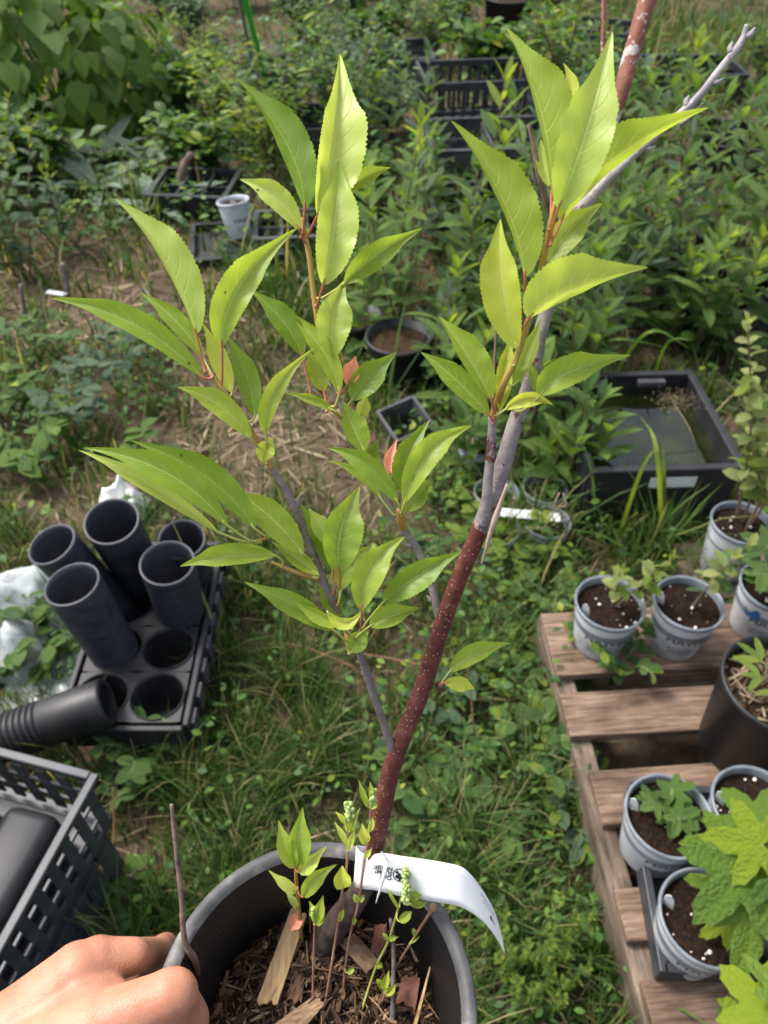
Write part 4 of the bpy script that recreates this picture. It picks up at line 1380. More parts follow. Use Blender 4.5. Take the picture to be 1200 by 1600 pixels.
for i, (px_, py_, R, h) in enumerate([(622, 590, .10, .15), (700, 590, .085, .13), (560, 540, .08, .11), (850, 545, .09, .13), (910, 470, .09, .13), (1012, 425, .09, .13), (1112, 415, .09, .13), (1160, 470, .09, .13), (738, 470, .09, .13), (1062, 460, .09, .13)]):
    b_ = G(px_, py_, .0)
    black_pot((b_.x, b_.y, 0), R, h, "black nursery pot half hidden among the sapling leaves" if i else "black nursery pot open to view beside the coral leaf", "black pots in the sapling rows" if i else None, i)
# square black pot in the grass
b_ = G(632, 690, 0)
t = thing("square_pot", "square black pot tipped in the grass behind the branch", "pot", b_)
A = Matrix.Translation(b_) @ Matrix.Rotation(.25, 4, 'X') @ Matrix.Rotation(.5, 4, 'Z')
mb = MB()
s0, s1, hh = .04, .055, .10
ring = lambda s, z: [A @ Vector((sx * s, sy * s, z)) for sx, sy in ((-1, -1), (1, -1), (1, 1), (-1, 1))]
vs = ring(s0, .0) + ring(s1, hh) + ring(s1 * 1.08, hh) + ring(s1 * 1.08, hh + .008) + ring(s1 * .94, hh + .008) + ring(s0 * .9, .006)
fs = [(3, 2, 1, 0)]
for k in range(5):
    for j in range(4): fs.append((4 * k + j, 4 * k + (j + 1) % 4, 4 * k + 4 + (j + 1) % 4, 4 * k + 4 + j))
fs.append((20, 21, 22, 23))
mb.add(vs, fs); part("pot_wall", mb, M['grey_tray'], t, False)

# ------------------------------------------------------------------ the black cell tray with tubes, pipe and plastic
CELLS_X, CELLS_Y = (-.43, -.535), (.79, .90, 1.01, 1.115)
tc = Vector((-.4825, .95, 0))
ct = thing("cell_tray", "black tray of round deep cells holding upright tubes", "tray", tc)
ZC = .115
mb = MB()
# deck with round openings: quads between each cell circle and its square
NC = 32
for cx in CELLS_X:
    for cy in CELLS_Y:
        hx, hy, R = .0525, .0545, .0505
        vs, fs = [], []
        for k in range(NC):
            a = 2 * math.pi * k / NC
            ca, sa = math.cos(a), math.sin(a)
            s_ = min(hx / max(abs(ca), 1e-6), hy / max(abs(sa), 1e-6))
            vs += [(cx + R * ca, cy + R * sa, ZC), (cx + s_ * ca, cy + s_ * sa, ZC)]
        for k in range(NC):
            k2 = (k + 1) % NC
            fs.append((2 * k, 2 * k + 1, 2 * k2 + 1, 2 * k2))
        mb.add(vs, fs)
part("deck", mb, M['black_tray'], ct, False)
for cx in CELLS_X:
    for cy in CELLS_Y:
        mb = MB()
        lathe(mb, [(.0520, ZC + .0005), (.0515, ZC + .004), (.0500, ZC + .004), (.0492, ZC - .01), (.040, .012), (.034, .006), (.001, .006)], Matrix.Translation((cx, cy, 0)), 32)
        part("cell", mb, M['black_tray'], ct)
for (c, s_) in (((tc.x, .723, .088), (.225, .012, .06)), ((tc.x, 1.183, .088), (.225, .012, .06)), ((-.366, .953, .088), (.012, .449, .06)), ((-.599, .953, .088), (.012, .449, .06))):
    mb = MB(); box(mb, c, s_, None, .003); part("side", mb, M['black_tray'], ct, False)
for k in range(8):
    mb = MB(); box(mb, (-.3565, .755 + .056 * k, .083), (.009, .034, .05), None, .002); part("rib", mb, M['grey_tray'], ct, False)


def tube_pot(top, bot, R, label):
    top, bot = Vector(top), Vector(bot)
    d = (top - bot)
    H = d.length
    A = Matrix.Translation(bot) @ Vector((0, 0, 1)).rotation_difference(d).to_matrix().to_4x4()
    t = thing("tube_pot", label, "tube", bot)
    mb = MB()
    prof = [(.001, 0.0), (R * .86, 0.0)]
    nr = 30
    for k in range(nr):
        z = .004 + (H - .02) * k / nr
        rr = R * (.88 + .09 * k / nr)
        prof += [(rr, z), (rr + .0015, z + (H - .02) / nr * .5)]
    prof += [(R * .97, H - .015)]
    lathe(mb, prof, A, 44)
    part("body", mb, M['black_tube'], t)
    mb = MB()
    lathe(mb, [(R * .965, H - .016), (R, H - .014), (R * 1.005, H - .001), (R * .99, H), (R * .93, H), (R * .925, H - .012), (R * .91, H - .014), (R * .85, .01), (.001, .008)], A, 44)
    part("rim", mb, M['tube_rim'], t)
    return t


tube_pot(G(112, 912, .325), (-.528, .898, .03), .050, "black ringed tube leaning towards the corrugated pipe, tallest in the tray")
tube_pot(G(80, 850, .325), (-.560, 1.025, .03), .047, "black ringed tube leaning over the clear plastic bag")
tube_pot(G(174, 814, .33), (-.532, 1.112, .03), .053, "black ringed tube in front of the crumpled white plastic")
tube_pot(G(261, 879, .29), (-.428, 1.005, .03), .052, "black ringed tube beside the tray edge near the yellow green leaf tip")
tube_pot(G(284, 842, .255), (-.430, 1.112, .03), .047, "black ringed tube half hidden at the far tray corner")

# corrugated pipe lying against the tray
pa, pb = Vector((-.505, .755, .155)), Vector((-.86, .655, .085))
t = thing("corrugated_pipe", "black corrugated pipe with smooth collar lying against the cell tray", "pipe", pb)
ax_ = (pb - pa).normalized()
A = Matrix.Translation(pa) @ Vector((0, 0, 1)).rotation_difference(ax_).to_matrix().to_4x4()
mb = MB()
lathe(mb, [(.033, .0), (.043, .0), (.0445, .004), (.0445, .115), (.043, .118)], A, 40)
lathe(mb, [(.033, .0), (.033, .11)], A, 40)
part("collar", mb, M['glossy_black'], t)
mb = MB()
prof = []
for k in range(22):
    z = .118 + .0115 * k
    prof += [(.0385, z), (.0385, z + .003), (.0445, z + .0045), (.0445, z + .009)]
lathe(mb, prof, A, 40)
part("corrugated_body", mb, M['glossy_black'], t)

# crumpled plastic
def crumple(name, label, c, sx, sy, h, mat, seed, n=26):
    mb = MB()
    vs = []
    c = Vector(c)
    for j in range(n + 1):
        for i in range(n + 1):
            u, v = 2 * i / n - 1, 2 * j / n - 1
            r = math.sqrt(u * u + v * v)
            f = max(0, 1 - r ** 3 * .72)
            q = Vector((u * 2.2 + seed, v * 2.2, seed * 1.7))
            z = h * f * (.62 + .6 * noise.noise(q * .7) + .22 * abs(noise.noise(q * 1.9)) + .07 * noise.noise(q * 5))
            wob = Vector((noise.noise(q * 1.3), noise.noise(q * 1.3 + Vector((5, 5, 5))), 0)) * .25
            k = 1 / max(1, r ** .6)
            vs.append(c + Vector(((u * k + wob.x * .5) * sx, (v * k + wob.y * .5) * sy, max(z, .002))))
    fs = [(j * (n + 1) + i, j * (n + 1) + i + 1, (j + 1) * (n + 1) + i + 1, (j + 1) * (n + 1) + i) for j in range(n) for i in range(n)]
    mb.add(vs, fs)
    return tag(part(name, mb, mat), label, "plastic")


m, nt, bs = nmat("clear_plastic_film")
bs.inputs["Base Color"].default_value = (.62, .66, .68, 1)
nt.links.new(ramp(nt, noise_node(nt, 20, 5, coords(nt)).outputs[0], [(.3, (.22, .25, .23)), (.7, (.50, .53, .53))]), bs.inputs["Base Color"])
bs.inputs["Roughness"].default_value = .25
bump(nt, bs, noise_node(nt, 45, 6, coords(nt)).outputs[0], .5, .004)
M['film'] = m
crumple("plastic_bag", "crumpled pale grey plastic bag lying behind the tubes", (-.765, 1.03, .0), .15, .16, .16, M['film'], 3.1)
crumple("plastic_sheet", "small crumpled bright white plastic behind the tubes", G(196, 797, .0), .06, .05, .11, M['label_white'], 8.4)
crumple("plastic_scrap", "thin clear plastic scrap beside the cell tray", (-.70, .86, .0), .09, .08, .035, M['film'], 5.3)

# ------------------------------------------------------------------ crates in the near corner
cu = Vector((-.057, -.219, 0)).normalized()     # along the long side, towards the viewer
cv = Vector((cu.y, -cu.x, 0))                   # across, away from the pot
def crate(corner, ztop, h, Lu, Lv, label, rim=.009, taper=.02, matk='crate', slat=.030, gap=.012):
    corner = Vector((corner.x, corner.y, 0))
    cen = corner + cu * Lu / 2 + cv * Lv / 2
    t = thing("plastic_crate", label, "crate", (cen.x, cen.y, ztop - h))
    W = lambda u, v, z: corner + cu * u + cv * v + Vector((0, 0, z))
    Rm = Matrix(((cu.x, cv.x, 0), (cu.y, cv.y, 0), (0, 0, 1)))
    mb = MB()
    loop = [W(.0, .0, ztop), W(Lu, 0, ztop), W(Lu, Lv, ztop), W(0, Lv, ztop)]
    mb = MB()
    for a, b in zip(loop, loop[1:] + loop[:1]):
        c = (a + b) / 2
        along = (b - a).length
        if abs((b - a).dot(cu)) > .01: box(mb, c, (along + rim, rim * 1.3, rim), Rm, .002)
        else: box(mb, c, (rim * 1.3, along - rim * 1.31, rim), Rm, .002)
    part("rim", mb, M[matk], t, False)
    mb = MB()
    box(mb, W(Lu / 2, Lv / 2, ztop - h + .003), (Lu - 2 * taper, Lv - 2 * taper, .006), Rm)
    part("base", mb, M[matk], t, False)

    def wall(along, fixed, is_u):
        nS = int(along / (slat + gap))
        me = None
        zc, zh = ztop - h / 2 - rim / 2 + .002, h - rim - .006
        for k in range(nS):
            s_ = (k + .5) * along / nS
            mbs = MB()
            if is_u: box(mbs, (0, 0, 0), (slat, .0035, zh), Rm, .0005)
            else: box(mbs, (0, 0, 0), (.0035, slat, zh), Rm, .0005)
            me = me or mbs.mesh("slat", M[matk], False)
            p = W(s_, fixed, zc) if is_u else W(fixed, s_, zc)
            link("slat", me, t, Matrix.Translation(p))
        for zz in (ztop - h * .34, ztop - h * .66):
            mbs = MB()
            if is_u: box(mbs, W(along / 2, fixed, zz), (along - .012, .0045, .007), Rm, .0005)
            else: box(mbs, W(fixed, along / 2, zz), (.0045, along - .012, .007), Rm, .0005)
            part("cross_bar", mbs, M[matk], t, False)
    wall(Lu, .006, True); wall(Lu, Lv - .006, True); wall(Lv, .006, False); wall(Lv, Lu - .006, False)
    return t, W, Rm


k1 = G(147, 1215, .35)
k2 = G(163, 1284, .20)
crate(k1, .35, .135, .55, .36, "top black slatted crate of the stack holding black containers", .010, gap=.016, slat=.018)
_, W2, Rm2 = crate(k2, .20, .195, .60, .40, "lower black slatted crate carrying the top crate", .016, gap=.006, slat=.036)
# containers lying in the top crate
def container(c, size, label, mat, ribs=4):
    t = thing("seed_container", label, "container", c)
    c = Vector(c)
    mb = MB(); box(mb, c + Vector((0, 0, size[2] / 2)), size, Rm2, .018)
    part("body", mb, M[mat], t)
    for k in range(ribs):
        mb = MB()
        box(mb, c + Rm2 @ Vector((size[0] * (.12 + .3 * k / max(1, ribs - 1)), 0, size[2] / 2)), (.007, size[1] + .006, size[2] + .006), Rm2, .018 * .98 if size[2] > .05 else .003)
        part("rib", mb, M[mat], t)
    return t


cc = lambda u, v, z: Vector((k1.x, k1.y, 0)) + cu * u + cv * v + Vector((0, 0, z))
container(cc(.20, .075, .2215), (.30, .085, .10), "glossy black ribbed container lying in the top crate beside its rim", 'glossy_black', 4)
container(cc(.17, .215, .2215), (.26, .10, .145), "tall black container with grey top in the top crate", 'black_tray', 0)

# ------------------------------------------------------------------ far trays, crates and bits
t, A = white_pot((G(376, 372, .02).x, G(376, 372, .02).y, .03), (-.12, -.10), .75, R=.062, h=.135, label="white pot with brown soil leaning in the far black trays", seed=61, text="HAAS", text2=" ", rimmat='white_plastic')


def flat_tray(name, label, c, sx, sy, h, a, mat, cells=None, group=None):
    c = Vector(c)
    t = thing(name, label, "tray", c, group)
    Rm = rotz(a)
    mb = MB(); box(mb, c + Vector((0, 0, .004)), (sx - .01, sy - .01, .008), Rm); part("base", mb, M[mat], t, False)
    for (u, v, a_, b_) in ((0, sy / 2, sx, .008), (0, -sy / 2, sx, .008), (sx / 2, 0, .008, sy - .0085), (-sx / 2, 0, .008, sy - .0085)):
        mb = MB(); box(mb, c + Rm @ Vector((u, v, h / 2)), (a_, b_, h), Rm, .001)
        box(mb, c + Rm @ Vector((u, v, h)), (a_ + .012 if a_ > b_ else .02, .02 if a_ > b_ else b_ - .012, .008), Rm, .002)
        part("side", mb, M[mat], t, False)
    if cells:
        for i in range(cells[0] - 1):
            mb = MB(); box(mb, c + Rm @ Vector((sx * ((i + 1) / cells[0] - .5), 0, h * .45)), (.008, sy - .02, h * .9), Rm, .001); part("divider", mb, M[mat], t, False)
        for j in range(cells[1] - 1):
            mb = MB(); box(mb, c + Rm @ Vector((0, sy * ((j + 1) / cells[1] - .5), h * .42)), (sx - .02, .006, h * .84), Rm, .001); part("divider", mb, M[mat], t, False)
    return t


flat_tray("carry_tray", "black tray under the leaning white pot in the weeds", G(372, 385, 0), .34, .30, .03, .15, 'black_tray')
flat_tray("carry_tray", "dusty grey cell tray beside the leaning white pot", G(462, 372, 0), .30, .24, .06, .1, 'grey_tray', (3, 2))
flat_tray("carry_tray", "black cell tray in the weeds behind the leaning white pot", G(310, 318, 0), .32, .28, .09, -.1, 'black_tray', (3, 2))
flat_tray("carry_tray", "wide dusty grey tray with cells in front of the far slatted crate", G(760, 250, 0), .56, .40, .12, .08, 'grey_tray', (2, 2))
flat_tray("carry_tray", "black tray of straw in front of the wide grey tray", G(760, 345, 0), .46, .34, .09, .1, 'black_tray', (3, 2))
flat_tray("carry_tray", "black tray at the far grass edge beside the white tag", G(1070, 145, 0), .5, .36, .14, .0, 'black_tray', (2, 2))
flat_tray("carry_tray", "black tray under the willow leaves by the broken plank", G(1165, 255, 0), .5, .36, .12, -.3, 'black_tray', (3, 2))
flat_tray("carry_tray", "black tray under the saplings beside the water tub", G(1130, 500, 0), .4, .3, .12, .1, 'black_tray', (3, 2))
flat_tray("carry_tray", "black tray in the far rows near the tall leaf tip", G(500, 215, 0), .5, .36, .10, .1, 'grey_tray', (3, 3))
flat_tray("carry_tray", "black tray in the far rows behind the bluish shrubs", G(590, 120, 0), .6, .4, .14, .1, 'grey_tray', (4, 3))
# far slatted crates
def far_crate(c, sx, sy, h, a, label):
    c = Vector(c)
    t = thing("plastic_crate", label, "crate", c)
    Rm = rotz(a)
    mb = MB(); box(mb, c + Vector((0, 0, .004)), (sx - .02, sy - .02, .008), Rm); part("base", mb, M['crate'], t, False)
    for (u, v, along, isx) in ((0, sy / 2, sx, 1), (0, -sy / 2, sx, 1), (sx / 2, 0, sy, 0), (-sx / 2, 0, sy, 0)):
        mb = MB()
        for zz, th in ((h, .03), (h * .5, .02), (.02, .03)):
            ln = along + .012 if isx else along - .013
            box(mb, c + Rm @ Vector((u, v, zz - .001)), (ln, .012, th) if isx else (.012, ln, th), Rm, .002)
        part("rail", mb, M['crate'], t, False)
        n = int(along / .05)
        for k in range(n):
            s_ = ((k + .5) / n - .5) * along
            mb = MB(); box(mb, c + Rm @ (Vector((u + s_, v, h / 2)) if isx else Vector((u, v + s_, h / 2))), (.018, .008, h - .02) if isx else (.008, .018, h - .02), Rm)
            part("slat", mb, M['crate'], t, False)
    return t


far_crate(G(740, 195, 0), .55, .36, .24, .12, "black slatted crate standing in the far rows by a tall leaf")
far_crate(G(925, 100, 0), .40, .30, .20, -.5, "black crate tilted in the grass behind the red twig")
black_pot(G(790, 62, 0), .16, .24, "grey rimmed pot in the far grass behind the leaf tip", None, 9)
# green hose stake and metal pole
t = thing("green_stake", "bright green tube standing against a grey metal pole", "stake", G(418, 140, 0))
mb = MB(); tube(mb, [G(428, 190, 0), G(408, 100, .34), G(384, 0, .66), G(372, -70, .86)], [.013] * 4, 16, 10); part("tube", mb, M['hose_green'], t)
t = thing("metal_pole", "thin grey metal pole beside the green tube", "pole", G(408, 142, 0))
mb = MB(); tube(mb, [G(411, 178, -.01), G(374, 0, .66), G(360, -70, .86)], [.009] * 3, 8, 8); part("shaft", mb, M['grey_metal'], t)
mb = MB(); tube(mb, [G(640, 215, .05), G(660, 205, .09), G(690, 225, .08), G(665, 235, .05)], [.010] * 4, 20, 8)
tag(part("green_strap", mb, M['hose_green']), "curved bright green strap lying by the far crate", "strap")
mb = MB(); box(mb, G(663, 190, .06), (.016, .002, .12), Matrix.Rotation(.3, 3, 'Y'), .0005)
tag(part("plant_tag", mb, M['tag_white'], None, False), "white plant tag standing before the far slatted crate", "plant tag")
mb = MB(); box(mb, G(1013, 100, .10), (.05, .003, .075), Matrix.Rotation(.5, 3, 'Y'), .0005)
tag(part("plant_tag", mb, M['tag_white'], None, False), "white plant tag beside the peeling trunk top", "plant tag")
mb = MB(); box(mb, G(1140, 245, .02), (.07, .2, .02), rotz(.4), .002)
tag(part("broken_plank", mb, M['pallet_wood'], None, False), "short pale plank lying under the willow leaves", "plank")
mb = MB(); box(mb, G(88, 458, .02), (.075, .022, .003), rotz(-.3), .0005)
tag(part("plant_tag", mb, M['tag_white'], None, False), "white plant tag lying beside the grey twigs", "plant tag")
mb = MB(); box(mb, G(10, 520, .03), (.018, .003, .07), Matrix.Rotation(-.4, 3, 'Y'), .0005)
tag(part("plant_tag", mb, M['tag_white'], None, False), "white plant tag leaning in the straw", "plant tag")
for i, pts in enumerate([[(105, 462, .0), (104, 440, .05), (98, 412, .13)], [(40, 498, 0), (36, 470, .06), (32, 445, .12)]]):
    mb = MB(); tube(mb, [G(*q) for q in pts], [.009, .008, .006], 8, 8, rough=.2)
    tag(part("stump", mb, M['bark_twig']), ["grey cut twig stump standing beside the lying tag", "grey brown cut stump standing in the straw"][i], "stump")
mb = MB(); tube(mb, [G(285, 300, .0), G(288, 262, .10), G(300, 240, .16)], [.028, .024, .012], 8, 8, rough=.5)
tag(part("log", mb, M['dead_wood']), "dark weathered log standing behind the far black trays", "log")

# ------------------------------------------------------------------ the held pot
PC = P(491, 1570, .57)
PR = 254 * .57 * S / F
k_ = PR / .12
ZS = PC.z - .108 * k_            # level of the mulch
PH = .30 * k_
pot = thing("held_pot", "black nursery pot with scuffed grey lip held in the hand", "pot", (PC.x, PC.y, PC.z - PH))
A = Matrix.Translation((PC.x, PC.y, PC.z - PH))
mb = MB()
RI = PR * .905
prof = [(.001, 0), (PR * .76, 0), (PR * .78, .004), (PR * .935, PH - .014), (PR * .985, PH - .012)]
lathe(mb, prof, A, 96)
prof = [(RI, PH - .0035)]
for q in range(14):                                   # fine ridges inside the wall
    z = PH - .004 - .0052 * (q + 1)
    prof += [(RI - .0006 * (q + 1), z + .0012), (RI - .0006 * (q + 1) - .00016, z + .0006), (RI - .0006 * (q + 1), z)]
prof += [(PR * .80, PH - .115 * k_ - .02), (.001, PH - .115 * k_ - .02)]
lathe(mb, prof, A, 96)
part("pot_wall", mb, M['black_pot'], pot)
mb = MB()
lathe(mb, [(PR * .984, PH - .0125), (PR * 1.0, PH - .010), (PR * 1.002, PH - .002), (PR * .99, PH + .0005), (PR * .93, PH - .0005), (PR * .905, PH - .0036)], A, 128)
part("lip", mb, M['pot_lip'], pot)
mb = MB()
disc(mb, RI - .004, PH - (PC.z - ZS), A, 64, 22, .011, seed=4)
mulch_bed = part("mulch_bed", mb, M['mulch_soil'], pot)
# shredded bark
mb = MB()
R_ = random.Random(12)
for k in range(3600):
    a, r = R_.uniform(0, 6.283), (RI - .008) * math.sqrt(R_.random())
    x_, y_ = r * math.cos(a), r * math.sin(a)
    hz = .011 * noise.noise(Vector((x_ * 45 + 4 * 7.1, y_ * 45, 4)))
    c = Vector((PC.x + x_, PC.y + y_, ZS + hz + R_.uniform(-.001, .005)))
    az, el = R_.uniform(0, 6.283), R_.gauss(0, .28)
    ln = R_.choice([.0015, .002, .003, .004, .006, .010]) * R_.uniform(.6, 1.2)
    wd = R_.choice([.0003, .0004, .0006, .0009, .0014]) * R_.uniform(.7, 1.2)
    d = Vector((math.cos(az) * math.cos(el), math.sin(az) * math.cos(el), math.sin(el)))
    if (Vector((x_, y_, 0)) + d * ln).length > RI - .006: continue
    s_ = d.cross(Vector((R_.gauss(0, .3), R_.gauss(0, .3), 1))).normalized()
    n_ = s_.cross(d)
    bend = n_ * R_.uniform(-.2, .4) * ln
    vs = []
    for q, w in ((-1, .6), (0, 1), (1, .35)):
        p = c + d * (ln * q) + (bend if q == 0 else Vector((0, 0, 0)))
        vs += [p - s_ * wd * w - n_ * .0003, p + s_ * wd * w - n_ * .0003, p + s_ * wd * w * .8 + n_ * .0006, p - s_ * wd * w * .8 + n_ * .0006]
    fs = [(0, 1, 2, 3)[::-1], (8, 9, 10, 11)]
    for q in range(2):
        for j in range(4): fs.append((q * 4 + j, q * 4 + (j + 1) % 4, q * 4 + 4 + (j + 1) % 4, q * 4 + 4 + j))
    mb.add(vs, fs)
for k in range(260):              # irregular flakes
    a, r = R_.uniform(0, 6.283), (RI - .012) * math.sqrt(R_.random())
    x_, y_ = r * math.cos(a), r * math.sin(a)
    hz = .011 * noise.noise(Vector((x_ * 45 + 4 * 7.1, y_ * 45, 4)))
    c = Vector((PC.x + x_, PC.y + y_, ZS + hz + R_.uniform(0, .005)))
    nrm = Vector((R_.gauss(0, .45), R_.gauss(0, .45), 1)).normalized()
    e1 = nrm.cross(Vector((math.cos(a * 3), math.sin(a * 3), .1))).normalized(); e2 = nrm.cross(e1)
    sz, asp, th = R_.uniform(.0015, .0048), R_.uniform(.35, .9), R_.uniform(.0004, .0014)
    n_ = 7
    rr = [R_.uniform(.6, 1.15) for _ in range(n_)]
    up = [c + e1 * (sz * rr[j] * math.cos(6.283 * j / n_)) + e2 * (sz * asp * rr[j] * math.sin(6.283 * j / n_)) + nrm * R_.uniform(0, th) for j in range(n_)]
    mb.add(up + [q - nrm * th * 1.5 for q in up], [tuple(range(n_)), tuple(range(2 * n_ - 1, n_ - 1, -1))] + [(j, n_ + j, n_ + (j + 1) % n_, (j + 1) % n_) for j in range(n_)])
o = part("shredded_bark", mb, M['mulch'], pot, False)
o["kind"] = "stuff"


def chip(name, label, corners, z0, z1, th, mat, cat="wood chip", jag=0, seed=0):
    """flat splinter of wood: two ends given by photo pixels on the mulch, tapering width"""
    (ax0, ay0), (ax1, ay1), (bx0, by0), (bx1, by1) = corners
    a0, a1, b0, b1 = G(ax0, ay0, z0), G(ax1, ay1, z0), G(bx0, by0, z1), G(bx1, by1, z1)
    R = random.Random(seed)
    n, mcols = 8, 6
    top = []
    for i in range(n + 1):
        q = i / n
        l, r = a0.lerp(b0, q), a1.lerp(b1, q)
        row = []
        for j in range(mcols + 1):
            p = l.lerp(r, j / mcols)
            if i == 0 and jag: p = p + (a0 - b0).normalized() * R.uniform(0, jag)
            if i == n and jag: p = p - (a0 - b0).normalized() * R.uniform(0, jag * .5)
            p = p + Vector((0, 0, R.uniform(-1, 1) * th * .14))
            row.append(p)
        top.append(row)
    vs = [p for row in top for p in row] + [p - Vector((0, 0, th)) for row in top for p in row]
    N = (n + 1) * (mcols + 1)
    w = mcols + 1
    fs = []
    for i in range(n):
        for j in range(mcols):
            a = i * w + j
            fs += [(a, a + 1, a + w + 1, a + w), (N + a, N + a + w, N + a + w + 1, N + a + 1)]
    for i in range(n):
        a, b = i * w, i * w + mcols
        fs += [(a, a + w, N + a + w, N + a), (b, N + b, N + b + w, b + w)]
    for j in range(mcols):
        a, b = j, n * w + j
        fs += [(a, N + a, N + a + 1, a + 1), (b, b + 1, N + b + 1, N + b)]
    return tag(part(name, MB().add(vs, fs), M[mat], None, False), label, cat)


chip("wood_chip", "long pale splintered wood chip lying on the mulch in the held pot", [(402, 1562), (436, 1560), (455, 1418), (478, 1432)], ZS + .008, ZS + .016, .004, 'chip_pale', jag=.004, seed=1)
chip("wood_chip", "short tan wood chip behind the weed stems in the held pot", [(534, 1478), (556, 1460), (572, 1520), (592, 1500)], ZS + .012, ZS + .010, .004, 'chip_mid', jag=.003, seed=2)
chip("wood_chip", "broad splintered brown chip low in the held pot", [(420, 1606), (470, 1612), (488, 1558), (506, 1570)], ZS + .006, ZS + .010, .004, 'chip_mid', jag=.004, seed=3)
chip("bark_piece", "rusty curled bark flake behind the tan chip in the held pot", [(578, 1490), (604, 1486), (586, 1446), (604, 1446)], ZS + .010, ZS + .016, .003, 'dry_leaf', "bark", jag=.004, seed=4)
chip("bark_piece", "dark bark strip along the far wall of the held pot", [(378, 1448), (384, 1456), (452, 1418), (456, 1428)], ZS + .006, ZS + .010, .005, 'chip_dark', "bark", jag=.003, seed=5)
chip("bark_piece", "brown crumpled leaf on the mulch beside the pot wall", [(620, 1560), (650, 1572), (628, 1528), (656, 1530)], ZS + .008, ZS + .012, .001, 'dry_leaf', "leaf", jag=.004, seed=6)
chip("wood_chip", "small pale chip on the mulch beside the thumb", [(317, 1558), (324, 1561), (324, 1537), (331, 1541)], ZS + .012, ZS + .014, .002, 'chip_pale', jag=.001, seed=7)
chip("bark_piece", "grey brown bark strip standing at the pot wall", [(630, 1450), (640, 1444), (648, 1500), (660, 1502)], ZS + .020, ZS + .008, .003, 'chip_mid', "bark", jag=.003, seed=8)
chip("bark_piece", "blackish bark lump beside the pale chip in the held pot", [(448, 1560), (472, 1562), (462, 1500), (478, 1502)], ZS + .008, ZS + .009, .007, 'chip_dark', "bark", jag=.003, seed=9)
chip("wood_chip", "thin straw coloured splinter near the pot wall", [(646, 1600), (652, 1600), (671, 1510), (673, 1512)], ZS + .006, ZS + .024, .0015, 'chip_pale', jag=.001, seed=10)

# ------------------------------------------------------------------ the fruit tree
TD = [(-80, .405), (0, .41), (330, .43), (600, .455), (820, .48), (980, .52), (1190, .572), (1300, .60), (1400, .645), (1478, .715)]
def tdep(y): return float(np.interp(y, [a for a, b in TD], [b for a, b in TD]))


soil_pt = G(498, 1482, ZS - .004)
tree = thing("fruit_tree", "young fruit tree with serrated yellow green leaves growing in the held pot", "tree", soil_pt)
M['collar_bark'] = noisy("collar_bark", [(.3, (.035, .024, .02)), (.55, (.085, .058, .046)), (.8, (.17, .125, .10))], 130, .85, .7, .002, detail=7)
SK = []          # branch polylines, for hanging leaf stalks


def limb(name, pts, w, mat, n=40, sides=12, rough=.25, parent=None, keep=True, first=None):
    """branch through photo pixels (px, py, depth); w: widths in photo pixels"""
    p3 = [P(*q) for q in pts]
    if first is not None: p3[0] = first
    rad = [wi * .5 * q[2] * S / F for wi, q in zip(w, pts)]
    mb = MB()
    tube(mb, p3, rad, n, sides, rough=rough)
    if keep: SK.append(catmull(p3, n))
    return mb, part(name, mb, M[mat], parent or tree)


T = lambda x, y, o=0.0: (x, y, tdep(y) + o)
limb("root_collar", [(498, 1482, .69), (528, 1442, .668), (560, 1398, .638), (574, 1368, .624), (578, 1352, .618)], [46, 42, 36, 31, 27], 'collar_bark', 40, 14, .22, first=soil_pt)
limb("trunk", [(572, 1374, .627), (588, 1310, .605), (615, 1190, .572), (655, 1090, .546), (690, 980, .52), (715, 910, .5025), (740, 850, .4875), (752, 818, .480)],
     [29, 29, 28, 27, 27, 26, 27, 27], 'bark_red', 80, 16, .10)
limb("leader", [T(750, 826), T(763, 790), T(783, 735), T(802, 672), T(830, 590), T(850, 500), T(880, 385), T(905, 328)], [27, 26, 27, 25, 23, 21, 22, 23], 'bark_grey', 70, 14, .14)
limb("leader_top", [T(900, 340), T(922, 285), T(945, 220), T(965, 165), T(985, 90), T(1012, 0), T(1038, -90)], [22, 19, 19, 21, 26, 27, 28], 'bark_peel', 50, 14, .12)
limb("branch", [T(902, 334), T(935, 297, -.005), T(962, 268, -.006), T(1050, 190, -.01), T(1092, 150, -.01), T(1130, 102, -.012), T(1158, 66, -.012), T(1167, 38, -.014)], [24, 17, 13, 11, 11, 11, 10, 6], 'bark_ash', 50, 10, .3)
limb("spur", [T(1062, 196, -.012), T(1085, 178, -.016), T(1100, 160, -.02)], [7, 5, 3], 'bark_twig', 10, 8, .3, keep=False)
limb("twig", [T(925, 280), T(938, 130, .01), T(942, 60, .012), T(944, -60, .012)], [9, 9, 7, 7], 'bark_peel', 30, 8, .2, keep=False)
limb("dead_twig", [T(876, 362), T(853, 312, -.006), T(838, 250, -.01), T(826, 195, -.012)], [8, 11, 9, 6], 'dead_wood', 24, 8, .7, keep=False)
limb("side_stem", [T(756, 822, -.004), T(762, 760, -.010), T(768, 690, -.012), T(770, 650, -.012)], [17, 16, 14, 14], 'bark_grey', 30, 10, .12)
limb("broken_spur", [T(752, 882, -.010), T(772, 815, -.016), T(793, 756, -.022)], [3, 10, 5], 'pale_wood', 20, 6, .5, keep=False)
limb("thin_twig", [T(769, 655, -.012), T(772, 590, -.012), T(776, 500, -.012)], [6, 5, 4], 'dead_wood', 16, 6, .4, keep=False)
limb("shoot", [T(770, 655, -.012), T(783, 610, -.02), T(806, 560, -.025), T(826, 500, -.03), T(846, 420, -.034), T(860, 350, -.036), T(868, 315, -.036)], [13, 12, 11, 11, 10, 9, 7], 'shoot', 40, 10, .1)
